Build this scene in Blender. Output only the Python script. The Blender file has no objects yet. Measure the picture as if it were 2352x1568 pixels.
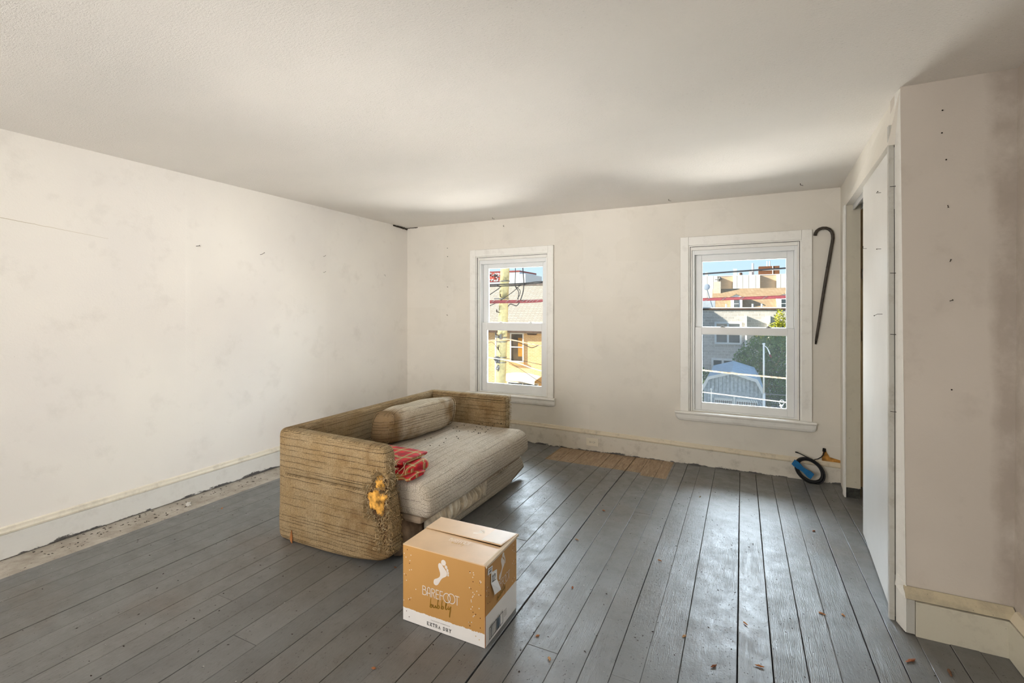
import bpy, math, random
from mathutils import Vector, noise
random.seed(7)
S = bpy.context.scene
COL = S.collection
R = math.radians

# ------------------------------------------------------------------ camera
cam = bpy.data.cameras.new('camera'); co = bpy.data.objects.new('camera', cam); COL.objects.link(co)
cam.sensor_width = 36.0; cam.lens = 36.0 * 1086.0 / 2352.0
cam.shift_y = -72.0 / 2352.0
cam.clip_start = 0.05; cam.clip_end = 500
co.location = (0, 0, 1.39); co.rotation_euler = (R(90), 0, R(25.93))
S.camera = co

# ------------------------------------------------------------------ world, sun, light
S.view_settings.view_transform = 'Standard'; S.view_settings.look = 'None'
S.view_settings.gamma = 1.0; S.view_settings.exposure = 0.07; S.view_settings.use_curve_mapping = False
w = bpy.data.worlds.new('sky'); S.world = w; w.use_nodes = True
nt = w.node_tree; nt.nodes.clear()
out = nt.nodes.new('ShaderNodeOutputWorld'); bg = nt.nodes.new('ShaderNodeBackground')
tc = nt.nodes.new('ShaderNodeTexCoord'); sx = nt.nodes.new('ShaderNodeSeparateXYZ'); cr = nt.nodes.new('ShaderNodeValToRGB')
nt.links.new(tc.outputs['Generated'], sx.inputs[0]); nt.links.new(sx.outputs['Z'], cr.inputs[0])
nt.links.new(cr.outputs[0], bg.inputs[0]); nt.links.new(bg.outputs[0], out.inputs[0])
e = cr.color_ramp.elements
e[0].position = 0.0; e[0].color = (0.80, 0.92, 1.0, 1)
e[1].position = 0.5; e[1].color = (0.32, 0.50, 0.82, 1)
m_ = e.new(0.14); m_.color = (0.46, 0.73, 0.98, 1)
bg.inputs[1].default_value = 1.15

def light(name, kind, energy, color, loc, target=None, size=None, rot=None, angle=None, spread=None):
    d = bpy.data.lights.new(name, kind); d.energy = energy; d.color = color
    o = bpy.data.objects.new(name, d); COL.objects.link(o); o.location = loc
    if target is not None:
        o.rotation_euler = (Vector(target) - Vector(loc)).to_track_quat('-Z', 'Y').to_euler()
    if size:
        d.shape = 'RECTANGLE'; d.size, d.size_y = size
    if angle: d.angle = angle
    if spread: d.spread = spread
    return o
AZ, EL = R(70), R(22.5)
SUNV = Vector((-math.sin(AZ) * math.cos(EL), -math.cos(AZ) * math.cos(EL), math.sin(EL)))
sun = light('sun', 'SUN', 13.0, (1.0, 0.92, 0.80), (-30, -20, 30), angle=R(0.6))
sun.rotation_euler = SUNV.to_track_quat('Z', 'Y').to_euler()
# area lamps stand in for daylight outside the windows: sky above, sunlit street below
light('sky_light', 'AREA', 4300, (0.78, 0.89, 1.0), (-0.4, 7.7, 3.9), (-1.2, 4.75, 1.2), (11.0, 3.4))
light('street_bounce', 'AREA', 2200, (1.0, 0.97, 0.93), (-0.4, 9.6, -1.35), (-1.2, 4.75, 1.3), (12.0, 1.7))
light('ceiling_edge_fill', 'AREA', 4800, (0.84, 0.92, 1.0), (-0.4, 7.3, -3.5), (-0.6, 5.6, 1.5), (12.0, 3.0))  # added lamp to fill the dim ceiling band above the windows
# rear daylight from behind the camera, plus two added fill lamps
light('rear_daylight', 'AREA', 88, (1.0, 0.985, 0.965), (-2.3, -2.05, 1.6), (-2.0, 3.0, 1.75), (2.4, 1.5))
light('left_wall_fill', 'AREA', 12, (1.0, 0.985, 0.965), (0.55, -2.1, 1.45), (-4.4, 3.5, 1.4), (0.8, 1.6), spread=R(40))  # added lamp, no doorway there; brightens the left wall
light('rear_ceiling_fill', 'AREA', 12, (1.0, 0.985, 0.96), (-1.6, -1.7, 0.25), (-1.4, 4.5, 2.4), (0.9, 0.9), spread=R(42))  # added uplight, no sunlit floor there; brightens ceiling and far wall

# ------------------------------------------------------------------ material helpers
def srgb(r, g, b):
    f = lambda c: (c / 255 / 12.92) if c / 255 <= 0.04045 else ((c / 255 + 0.055) / 1.055) ** 2.4
    return (f(r), f(g), f(b), 1)

class Mat:
    def __init__(s, name):
        s.m = bpy.data.materials.new(name); s.m.use_nodes = True
        s.t = s.m.node_tree; s.t.nodes.clear()
        s.out = s.n('ShaderNodeOutputMaterial'); s.p = s.n('ShaderNodeBsdfPrincipled')
        s.l(s.p.outputs[0], s.out.inputs[0])
    def n(s, k, **kw):
        x = s.t.nodes.new(k)
        for a, b in kw.items(): setattr(x, a, b)
        return x
    def l(s, a, b): s.t.links.new(a, b)
    def set(s, node, key, v):
        if hasattr(v, 'is_linked') or hasattr(v, 'links'): s.l(v, node.inputs[key])
        else: node.inputs[key].default_value = v
    def coord(s, which='Object', scale=(1, 1, 1), rnd=False):
        t = s.n('ShaderNodeTexCoord'); m = s.n('ShaderNodeMapping'); s.l(t.outputs[which], m.inputs[0])
        m.inputs['Scale'].default_value = scale
        if rnd:
            oi = s.n('ShaderNodeObjectInfo'); mu = s.math('MULTIPLY', oi.outputs['Random'], 37.0)
            c = s.n('ShaderNodeCombineXYZ'); s.l(mu, c.inputs[0]); s.l(mu, c.inputs[1]); s.l(mu, c.inputs[2])
            s.l(c.outputs[0], m.inputs['Location'])
        return m.outputs[0]
    def pos(s, scale=(1, 1, 1)):
        g = s.n('ShaderNodeNewGeometry'); m = s.n('ShaderNodeMapping'); s.l(g.outputs['Position'], m.inputs[0])
        m.inputs['Scale'].default_value = scale
        return m.outputs[0]
    def noise(s, vec, scale, detail=4, rough=0.55, dist=0.0):
        x = s.n('ShaderNodeTexNoise'); s.l(vec, x.inputs['Vector'])
        x.inputs['Scale'].default_value = scale; x.inputs['Detail'].default_value = detail
        x.inputs['Roughness'].default_value = rough; x.inputs['Distortion'].default_value = dist
        return x.outputs['Fac']
    def vor(s, vec, scale, out='Distance', feature='F1'):
        x = s.n('ShaderNodeTexVoronoi', feature=feature); s.l(vec, x.inputs['Vector']); x.inputs['Scale'].default_value = scale
        return x.outputs[out]
    def math(s, op, a, b=0.0, c=None, clamp=False):
        x = s.n('ShaderNodeMath', operation=op, use_clamp=clamp)
        s.set(x, 0, a); s.set(x, 1, b)
        if c is not None: s.set(x, 2, c)
        return x.outputs[0]
    def ramp(s, fac, lo, hi, a=0.0, b=1.0):
        x = s.n('ShaderNodeMapRange'); x.clamp = True
        s.set(x, 0, fac); s.set(x, 1, lo); s.set(x, 2, hi); s.set(x, 3, a); s.set(x, 4, b)
        return x.outputs[0]
    def mix(s, fac, a, b, mode='MIX'):
        x = s.n('ShaderNodeMix', data_type='RGBA', blend_type=mode)
        s.set(x, 0, fac); s.set(x, 6, a); s.set(x, 7, b)
        return x.outputs[2]
    def sep(s, vec):
        x = s.n('ShaderNodeSeparateXYZ'); s.l(vec, x.inputs[0]); return x.outputs
    def comb(s, x=0.0, y=0.0, z=0.0):
        c = s.n('ShaderNodeCombineXYZ'); s.set(c, 0, x); s.set(c, 1, y); s.set(c, 2, z); return c.outputs[0]
    def bump(s, h, strength=0.3, dist=0.01, prev=None):
        b = s.n('ShaderNodeBump'); s.set(b, 'Height', h); b.inputs['Strength'].default_value = strength
        b.inputs['Distance'].default_value = dist
        if prev is not None: s.l(prev, b.inputs['Normal'])
        return b.outputs[0]
    def fin(s, color=None, rough=None, normal=None, spec=None, metal=None, **kw):
        if color is not None: s.set(s.p, 'Base Color', color)
        if rough is not None: s.set(s.p, 'Roughness', rough)
        if normal is not None: s.l(normal, s.p.inputs['Normal'])
        if spec is not None: s.set(s.p, 'Specular IOR Level', spec)
        if metal is not None: s.set(s.p, 'Metallic', metal)
        for k, v in kw.items(): s.set(s.p, k, v)
        return s.m

def simple(name, c, rough=0.6, var=0.08, nscale=6, bump=0.0, bscale=60, spec=0.3, metal=0.0):
    M = Mat(name); v = M.coord()
    n = M.noise(v, nscale, 5)
    dark = tuple(x * (1 - var * 2.2) for x in c[:3]) + (1,); lite = tuple(min(1, x * (1 + var)) for x in c[:3]) + (1,)
    col = M.mix(M.ramp(n, 0.3, 0.7), dark, lite)
    nr = M.bump(M.noise(v, bscale, 4), bump, 0.004) if bump else None
    return M.fin(col, rough, nr, spec, metal)

# painted plaster wall
def plaster(name, c, c2, stain=(0.42, 0.38, 0.32, 1), bump=0.25, rough=0.75, speck=0.0, blk=1.0):
    M = Mat(name); v = M.pos()
    big = M.noise(v, 1.3, 3); mid = M.noise(v, 5, 6, 0.65); fine = M.noise(v, 95, 4, 0.6)
    # irregular roller / patch rectangles
    br = M.n('ShaderNodeTexVoronoi', distance='CHEBYCHEV'); M.l(v, br.inputs['Vector']); br.inputs['Scale'].default_value = 2.1
    patch = M.sep(br.outputs['Color'])[0]
    col = M.mix(M.ramp(big, 0.35, 0.65), c, c2)
    col = M.mix(M.math('MULTIPLY', M.ramp(patch, 0.55, 0.6), 0.12 * blk), col, (0.86, 0.82, 0.76, 1))
    col = M.mix(M.math('MULTIPLY', M.ramp(mid, 0.55, 0.8), 0.22), col, stain)
    sp = M.ramp(M.vor(v, 14), 0.02, 0.035, 1, 0)
    gate = M.ramp(M.noise(v, 3.1, 2), 0.55, 0.62)
    col = M.mix(M.math('MULTIPLY', M.math('MULTIPLY', sp, gate), 0.5), col, (0.15, 0.13, 0.11, 1))
    if speck:
        sv = M.pos((1.0, 0.55, 1))
        pits = M.ramp(M.noise(sv, 130, 2, 0.6), 0.66, 0.72)
        col = M.mix(M.math('MULTIPLY', pits, speck), col, (0.25, 0.22, 0.2, 1))
    h = M.math('ADD', M.math('MULTIPLY', mid, 0.6), M.math('MULTIPLY', fine, 0.4))
    return M.fin(col, rough, M.bump(h, bump, 0.006), 0.25)

WALL = plaster('wall_paint', srgb(225, 218, 206), srgb(216, 210, 199))
WALL_L = plaster('wall_paint_left', srgb(240, 235, 226), srgb(234, 229, 222), bump=0.3)
PIER = plaster('wall_paint_shaded', srgb(204, 196, 186), srgb(197, 189, 179), blk=0.4)  # greyer than the other walls: the pier's shade put into the colour
CLOSET = plaster('closet_paint', srgb(234, 214, 178), srgb(226, 206, 170))

def ceiling_mat():
    M = Mat('stippled_ceiling'); v = M.pos((0.75, 1.25, 1))
    big = M.noise(v, 1.2, 4); stip = M.noise(v, 95, 5, 0.65); st2 = M.noise(v, 200, 3, 0.6)
    area = M.ramp(M.noise(M.pos(), 0.9, 3), 0.3, 0.62)
    col = M.mix(M.ramp(big, 0.3, 0.7), srgb(238, 232, 224), srgb(231, 226, 219))
    pits = M.math('MULTIPLY', M.ramp(stip, 0.62, 0.70), area)
    col = M.mix(M.math('MULTIPLY', pits, 0.45), col, (0.32, 0.28, 0.25, 1))
    h = M.math('MULTIPLY', M.math('ADD', stip, M.math('MULTIPLY', st2, 0.5)), M.math('ADD', area, 0.25))
    return M.fin(col, 0.85, M.bump(h, 0.55, 0.009), 0.2)
CEIL = ceiling_mat()

# white gloss paint on woodwork; worn toward an edge given by zfun
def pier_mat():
    M = Mat('pier_paint_shaded'); v = M.pos(); X, Y, Z = M.sep(v)
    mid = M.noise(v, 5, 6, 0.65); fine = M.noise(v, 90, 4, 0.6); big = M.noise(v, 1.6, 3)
    col = M.mix(M.ramp(big, 0.35, 0.65), srgb(210, 201, 190), srgb(203, 194, 183))  # shade of the wall turned from the windows, painted as a greyer tone
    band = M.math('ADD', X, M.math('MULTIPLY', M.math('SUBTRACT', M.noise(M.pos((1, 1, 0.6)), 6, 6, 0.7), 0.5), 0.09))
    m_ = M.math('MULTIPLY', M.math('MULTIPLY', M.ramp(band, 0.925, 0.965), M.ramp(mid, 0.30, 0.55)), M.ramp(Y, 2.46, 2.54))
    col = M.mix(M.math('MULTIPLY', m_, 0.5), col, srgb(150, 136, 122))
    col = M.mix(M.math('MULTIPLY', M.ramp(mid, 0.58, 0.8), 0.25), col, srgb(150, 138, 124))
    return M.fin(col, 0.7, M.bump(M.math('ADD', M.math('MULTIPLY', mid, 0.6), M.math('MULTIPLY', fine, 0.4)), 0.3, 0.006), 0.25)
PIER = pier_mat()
def woodpaint(name, c, dirt=0.35, wear=False, z0=0.02, grain_axis='x', rough=0.45):
    M = Mat(name); v = M.pos()
    sc = (3, 40, 40) if grain_axis == 'x' else ((40, 3, 40) if grain_axis == 'y' else (40, 40, 3))
    g = M.noise(M.pos(sc), 1.6, 4, 0.6); n = M.noise(v, 9, 6, 0.7)
    col = M.mix(M.math('MULTIPLY', M.ramp(n, 0.52, 0.75), dirt), c, (0.30, 0.26, 0.20, 1))
    fl = M.ramp(M.vor(v, 55), 0.05, 0.09, 1, 0); gate = M.ramp(M.noise(v, 6, 3), 0.60, 0.66)
    col = M.mix(M.math('MULTIPLY', M.math('MULTIPLY', fl, gate), dirt * 1.6), col, (0.10, 0.085, 0.07, 1))
    if wear:
        z = M.sep(v)[2]
        edge = M.math('ADD', M.math('MULTIPLY', M.math('SUBTRACT', M.noise(M.pos((1, 1, 3)), 3.2, 7, 0.72), 0.5), 0.16), z0)
        mask = M.ramp(M.math('SUBTRACT', z, edge), -0.003, 0.003, 1, 0)
        dk = M.mix(M.noise(v, 30, 4), (0.030, 0.030, 0.032, 1), (0.16, 0.15, 0.14, 1))
        col = M.mix(mask, col, dk)
    return M.fin(col, rough, M.bump(M.math('ADD', g, M.math('MULTIPLY', n, 0.6)), 0.22, 0.004), 0.4)
TRIM = woodpaint('trim_paint', srgb(236, 233, 226), 0.22, grain_axis='z')
VINYL = simple('vinyl_white', srgb(232, 232, 230), 0.35, 0.015, spec=0.45)
BASE_F = woodpaint('baseboard_paint', srgb(212, 205, 192), 0.55, True, -0.034)
BASE_L = woodpaint('baseboard_paint_left', srgb(222, 220, 214), 0.2, True, 0.012, 'y')
BASE_P = woodpaint('baseboard_paint_pier', srgb(206, 200, 182), 0.4, True, -0.035)
MOULD = woodpaint('moulding_paint', srgb(214, 202, 178), 0.75)
JAMB = woodpaint('jamb_paint', srgb(205, 198, 180), 0.2, grain_axis='z')
WORN = woodpaint('worn_trim_edge', srgb(188, 186, 178), 0.8, grain_axis='z')
DOORM = simple('door_white_paint', srgb(238, 236, 232), 0.22, 0.02, 3, spec=0.5)
DARKGAP = simple('dark_gap', (0.015, 0.013, 0.011, 1), 0.9)
DARKWOOD = simple('old_bare_wood', srgb(88, 60, 45), 0.8, 0.25, 20, 0.3)

def floor_mat():
    M = Mat('painted_floorboard'); p = M.pos(); X, Y, Z = M.sep(p)
    v = M.coord('Object', (1, 1, 1), True)
    g = M.n('ShaderNodeTexCoord'); oi = M.n('ShaderNodeObjectInfo')
    off = M.comb(M.math('MULTIPLY', oi.outputs['Random'], 50.0), M.math('MULTIPLY', oi.outputs['Random'], 91.0), 0.0)
    va = M.n('ShaderNodeVectorMath', operation='ADD'); M.l(p, va.inputs[0]); M.l(off, va.inputs[1])
    mp = M.n('ShaderNodeMapping'); M.l(va.outputs[0], mp.inputs[0]); mp.inputs['Scale'].default_value = (1, 0.11, 1)
    gr = M.noise(mp.outputs[0], 70, 5, 0.65, 0.8)
    wv = M.n('ShaderNodeTexWave', bands_direction='X'); M.l(mp.outputs[0], wv.inputs['Vector'])
    wv.inputs['Scale'].default_value = 62; wv.inputs['Distortion'].default_value = 16; wv.inputs['Detail'].default_value = 4; wv.inputs['Detail Scale'].default_value = 0.7
    grainy = M.ramp(M.noise(va.outputs[0], 1.6, 2), 0.45, 0.6)
    fine = M.noise(p, 120, 4, 0.6); mid = M.noise(p, 7, 6, 0.65); big = M.noise(p, 1.7, 4)
    col = M.mix(oi.outputs['Random'], srgb(102, 102, 100), srgb(113, 112, 110))
    col = M.mix(M.math('MULTIPLY', M.ramp(mid, 0.45, 0.75), 0.5), col, srgb(80, 77, 72))
    # brown dirt
    col = M.mix(M.math('MULTIPLY', M.ramp(big, 0.52, 0.72), 0.42), col, srgb(96, 80, 62))
    # unpainted strips
    left = M.ramp(M.math('ADD', X, M.math('MULTIPLY', M.math('SUBTRACT', mid, 0.5), 0.012)), -3.448, -3.444, 1, 0)
    cream = M.mix(M.ramp(mid, 0.35, 0.7), srgb(176, 168, 156), srgb(140, 130, 116))
    col = M.mix(left, col, cream)
    yb = M.math('ADD', Y, M.math('MULTIPLY', M.math('SUBTRACT', mid, 0.5), 0.02))
    xstep = M.ramp(X, -0.79, -0.785, 4.19, 4.12)
    bare = M.math('MULTIPLY', M.math('MULTIPLY', M.ramp(M.math('SUBTRACT', yb, xstep), 0, 0.006), M.ramp(X, -1.70, -1.69)), M.ramp(X, -0.575, -0.57, 1, 0))
    tan = M.mix(M.ramp(gr, 0.35, 0.7), srgb(176, 150, 118), srgb(120, 92, 66))
    col = M.mix(M.math('MULTIPLY', bare, 0.85), col, tan)
    # grit: small dark specks and pale flakes
    sv = M.pos((1, 0.6, 1))
    sp = M.ramp(M.vor(sv, 85), 0.10, 0.18, 1, 0); gate = M.ramp(M.noise(p, 14, 4, 0.7), 0.47, 0.56)
    grit = M.math('MULTIPLY', sp, gate)
    col = M.mix(M.math('MULTIPLY', grit, 0.75), col, srgb(45, 40, 36))
    col = M.mix(M.math('MULTIPLY', M.ramp(M.noise(sv, 38, 6, 0.75), 0.56, 0.70), 0.45), col, srgb(60, 55, 50))
    fl = M.ramp(M.vor(M.pos((1, 0.7, 1)), 33), 0.025, 0.05, 1, 0)
    flg = M.math('MULTIPLY', fl, M.ramp(M.noise(p, 5, 3), 0.60, 0.66))
    col = M.mix(M.math('MULTIPLY', flg, 0.7), col, srgb(190, 188, 182))
    rg = M.ramp(M.noise(p, 11, 5, 0.7), 0.3, 0.75, 0.30, 0.55)
    rg = M.math('ADD', rg, M.math('MULTIPLY', M.math('MAXIMUM', bare, left), 0.25))
    h = M.math('ADD', M.math('MULTIPLY', gr, 0.5), M.math('MULTIPLY', fine, 0.25))
    h = M.math('ADD', h, M.math('MULTIPLY', M.math('MULTIPLY', wv.outputs['Fac'], grainy), 0.16))
    h = M.math('ADD', h, M.math('MULTIPLY', grit, 0.8))
    h = M.math('ADD', h, M.math('MULTIPLY', mid, 0.5)); h = M.math('ADD', h, M.math('MULTIPLY', M.noise(sv, 42, 5, 0.7), 0.55))
    return M.fin(col, rg, M.bump(h, 0.5, 0.004), 0.45)
FLOOR = floor_mat()

# open-weave tweed: UVs are metres, v across the rows
def tweed(name, base, dark, faded, fade=0.5, cell=0.0075, row=0.0088, holes=0.95, stain=None, endstain=False):
    M = Mat(name); tc = M.n('ShaderNodeTexCoord'); uv = tc.outputs['UV']; p = M.coord('Object')
    wob = M.math('MULTIPLY', M.math('SUBTRACT', M.noise(uv, 9, 2), 0.5), 0.012)
    u, v, _ = M.sep(uv)
    v = M.math('ADD', v, wob)
    us = M.math('DIVIDE', u, cell); vs = M.math('DIVIDE', v, row)
    ri = M.math('FLOOR', vs)
    wn = M.n('ShaderNodeTexWhiteNoise', noise_dimensions='1D'); M.l(ri, wn.inputs['W'])
    seg = M.noise(M.comb(M.math('MULTIPLY', u, 5.0), M.math('MULTIPLY', ri, 3.7)), 1.0, 2)
    strong = M.math('MULTIPLY', M.ramp(wn.outputs['Value'], 0.50, 0.72), M.ramp(seg, 0.36, 0.48))
    cu = M.math('ABSOLUTE', M.math('SUBTRACT', M.math('FRACT', us), 0.5))
    cv = M.math('ABSOLUTE', M.math('SUBTRACT', M.math('FRACT', vs), 0.5))
    hole = M.math('MULTIPLY', M.ramp(cu, 0.24, 0.36, 1, 0), M.ramp(cv, 0.24, 0.38, 1, 0))
    amt = M.math('MULTIPLY', hole, M.math('ADD', M.math('MULTIPLY', strong, holes - 0.34), 0.34))
    n1 = M.noise(p, 5, 5, 0.6); n2 = M.noise(p, 160, 3, 0.6)
    col = M.mix(M.math('MULTIPLY', M.ramp(n1, 0.35, 0.65), fade), base, faded)
    yarn = M.mix(M.ramp(n2, 0.3, 0.7), (0.62, 0.60, 0.56, 1), (1.12, 1.12, 1.12, 1))
    col = M.mix(1.0, col, yarn, 'MULTIPLY')
    if stain:
        col = M.mix(M.math('MULTIPLY', M.ramp(M.noise(p, 3.1, 4, 0.65), 0.55, 0.68), 0.7), col, stain)
    if endstain:
        oy = M.sep(p)[1]; e_ = M.math('ADD', oy, M.math('MULTIPLY', M.math('SUBTRACT', M.noise(p, 6, 4), 0.5), 0.16))
        col = M.mix(M.math('MULTIPLY', M.ramp(e_, -0.29, -0.23, 1, 0), 0.8), col, srgb(124, 94, 52))
        col = M.mix(M.math('MULTIPLY', M.math('MULTIPLY', M.ramp(e_, 0.25, 0.28), M.ramp(e_, 0.31, 0.34, 1, 0)), 0.6), col, srgb(132, 104, 66))
    col = M.mix(amt, col, dark)
    h = M.math('ADD', M.math('MULTIPLY', amt, -1.0), M.math('MULTIPLY', n2, 0.35))
    b = M.bump(h, 0.8, 0.004)
    b = M.bump(n1, 0.5, 0.03, b)
    return M.fin(col, 0.95, b, 0.1)
TWEED = tweed('tweed_tan', srgb(162, 136, 98), (0.020, 0.012, 0.006, 1), srgb(186, 168, 138), stain=srgb(120, 92, 58))
TWEED_S = tweed('tweed_faded', srgb(210, 198, 180), (0.045, 0.035, 0.028, 1), srgb(226, 219, 206), holes=0.8)
TWEED_P = tweed('tweed_stained', srgb(206, 192, 168), (0.04, 0.028, 0.018, 1), srgb(222, 212, 196), stain=srgb(150, 122, 84), endstain=True)
LINING = simple('cream_lining_cloth', srgb(226, 214, 192), 0.9, 0.18, 18, 0.5, 90)
BROWNCLOTH = simple('brown_dust_cloth', srgb(128, 108, 88), 0.9, 0.25, 14, 0.6, 50)
FOAM = simple('old_yellow_foam', srgb(214, 158, 72), 0.9, 0.36, 34, 0.9, 90)
THREAD = simple('frayed_thread', srgb(158, 132, 92), 0.9, 0.3, 30)
THREADW = simple('pale_thread', srgb(188, 168, 132), 0.9, 0.2, 30)
TORN = simple('torn_backing', srgb(92, 66, 42), 0.95, 0.3, 35, 0.8, 60)

def plaid():
    M = Mat('red_plaid_cloth'); tc = M.n('ShaderNodeTexCoord'); u, v, _ = M.sep(tc.outputs['UV'])
    def st(c, period, lo, hi, ph=0.0):
        f = M.math('FRACT', M.math('ADD', M.math('DIVIDE', c, period), ph))
        return M.math('MULTIPLY', M.ramp(f, lo, lo + 0.02), M.ramp(f, hi, hi + 0.02, 1, 0))
    red = srgb(208, 20, 32); dk = srgb(138, 10, 26); gn = srgb(122, 128, 70); cream = srgb(226, 208, 150)
    col = red
    col = M.mix(M.math('MULTIPLY', st(u, 0.11, 0.1, 0.42), 0.6), col, dk)
    col = M.mix(M.math('MULTIPLY', st(v, 0.11, 0.1, 0.42), 0.6), col, dk)
    col = M.mix(M.math('MULTIPLY', st(u, 0.11, 0.55, 0.80), 0.55), col, gn)
    col = M.mix(M.math('MULTIPLY', st(v, 0.11, 0.55, 0.80), 0.6), col, gn)
    col = M.mix(M.math('MULTIPLY', st(u, 0.11, 0.62, 0.66), 0.7), col, cream)
    col = M.mix(M.math('MULTIPLY', st(v, 0.11, 0.66, 0.70), 0.7), col, cream)
    return M.fin(col, 0.65, M.bump(M.noise(M.coord('UV'), 500, 2), 0.2, 0.001), 0.3)
PLAID = plaid()

def card():
    M = Mat('printed_cardboard'); p = M.pos(); X, Y, Z = M.sep(p)
    n = M.noise(p, 60, 5, 0.7); n2 = M.noise(p, 14, 3)
    edge = M.math('ADD', 0.058, M.math('MULTIPLY', M.math('SUBTRACT', n, 0.5), M.math('ADD', 0.012, M.math('MULTIPLY', M.ramp(n2, 0.5, 0.7), 0.02))))
    side = M.ramp(X, -0.9500, -0.9495)
    sedge = M.math('ADD', 0.128, M.math('MULTIPLY', M.math('SUBTRACT', n, 0.5), 0.004))
    ed = M.math('ADD', M.math('MULTIPLY', side, sedge), M.math('MULTIPLY', M.math('SUBTRACT', 1.0, side), edge))
    white = M.ramp(M.math('SUBTRACT', Z, ed), -0.0004, 0.0004, 1, 0)
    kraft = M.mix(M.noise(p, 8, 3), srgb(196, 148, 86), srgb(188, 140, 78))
    col = M.mix(white, kraft, srgb(232, 228, 224))
    return M.fin(col, 0.5, M.bump(M.noise(p, 40, 3), 0.05, 0.002), 0.4)
CARD = card()
CARDTOP = simple('cardboard_top_glare', srgb(216, 182, 142), 0.42, 0.04, 10, spec=0.5)  # flaps paler than the sides: glare on the top put into the colour
CARDIN = simple('cardboard_raw_edge', srgb(222, 205, 180), 0.8, 0.06)
INKW = simple('white_ink', srgb(226, 216, 206), 0.5, 0.01)
INKT = simple('pale_top_ink', srgb(240, 226, 206), 0.5, 0.01)
INKG = simple('gold_ink', srgb(140, 104, 28), 0.45, 0.06, 40)
INKK = simple('black_ink', srgb(28, 26, 30), 0.5, 0.01)
INKB = simple('brown_ink', srgb(82, 38, 12), 0.5, 0.05)
INKY = simple('yellow_gold_ink', srgb(196, 150, 62), 0.5, 0.05)
INKBLUE = simple('blue_ink', srgb(110, 165, 205), 0.5, 0.01)
INKGREY = simple('grey_ink', srgb(165, 160, 155), 0.5, 0.01)
PAPER = simple('white_paper', srgb(240, 240, 240), 0.6, 0.02)
RUBBER = simple('black_cable_jacket', (0.012, 0.012, 0.013, 1), 0.45, 0.1)
BLUETAPE = simple('blue_painter_tape', srgb(22, 104, 158), 0.6, 0.12, 30)
CANEM = simple('dark_varnished_wood', srgb(66, 58, 50), 0.4, 0.2, 30, 0.2)
METAL = simple('dull_steel', srgb(120, 118, 115), 0.4, 0.1, metal=0.8)
DARKMETAL = simple('rusty_nail', srgb(52, 44, 38), 0.6, 0.2, metal=0.5)
ALU = simple('aluminium_track', srgb(205, 205, 205), 0.4, 0.05, metal=0.3)
PLASTIC = simple('outlet_plastic', srgb(226, 218, 200), 0.4, 0.02)
def chipmat():
    M = Mat('wood_chip'); oi = M.n('ShaderNodeObjectInfo'); cr_ = M.n('ShaderNodeValToRGB'); M.l(oi.outputs['Random'], cr_.inputs[0])
    e_ = cr_.color_ramp.elements; e_[0].color = srgb(96, 72, 50); e_[1].color = srgb(186, 150, 108); q_ = e_.new(0.35); q_.color = srgb(150, 84, 50); q_ = e_.new(0.7); q_.color = srgb(184, 122, 72)
    return M.fin(M.mix(M.math('MULTIPLY', M.noise(M.coord(), 6, 3), 0.4), cr_.outputs[0], srgb(80, 58, 40)), 0.8)
CHIPM = chipmat()
GRIT = simple('dark_grit', srgb(52, 44, 38), 0.9, 0.3, 60)
WCHIP = simple('paint_flake', srgb(208, 204, 196), 0.8, 0.1, 60)
RAWPLASTER = simple('exposed_tan_plaster', srgb(190, 136, 66), 0.9, 0.25, 30, 0.5)
SUBFLOOR = simple('subfloor_dark', (0.012, 0.011, 0.010, 1), 0.95)

def glass_mat(name, haze):
    M = Mat(name); M.t.nodes.remove(M.p)
    tr = M.n('ShaderNodeBsdfTransparent'); gl = M.n('ShaderNodeBsdfGlossy'); gl.inputs['Roughness'].default_value = 0.02
    tr.inputs[0].default_value = (0.97, 0.985, 0.98, 1)
    fr = M.n('ShaderNodeFresnel'); fr.inputs[0].default_value = 1.45
    mx = M.n('ShaderNodeMixShader'); M.l(fr.outputs[0], mx.inputs[0]); M.l(tr.outputs[0], mx.inputs[1]); M.l(gl.outputs[0], mx.inputs[2])
    last = mx.outputs[0]
    if haze:
        df = M.n('ShaderNodeBsdfTranslucent'); df.inputs[0].default_value = (0.8, 0.88, 0.92, 1)
        d2 = M.n('ShaderNodeBsdfDiffuse'); d2.inputs[0].default_value = (0.8, 0.82, 0.82, 1)
        ad = M.n('ShaderNodeMixShader'); ad.inputs[0].default_value = 0.5; M.l(df.outputs[0], ad.inputs[1]); M.l(d2.outputs[0], ad.inputs[2])
        p = M.pos(); dots = M.ramp(M.vor(p, 150), 0.10, 0.2, 1, 0); g = M.ramp(M.noise(p, 9, 3), 0.5, 0.62)
        f = M.math('ADD', haze, M.math('MULTIPLY', M.math('MULTIPLY', dots, g), 0.06))
        m2 = M.n('ShaderNodeMixShader'); M.l(f, m2.inputs[0]); M.l(last, m2.inputs[1]); M.l(ad.outputs[0], m2.inputs[2]); last = m2.outputs[0]
    M.l(last, M.out.inputs[0]); return M.m
GLASS = glass_mat('window_glass', 0.0)
GLASSD = glass_mat('dusty_window_glass', 0.008)

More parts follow.
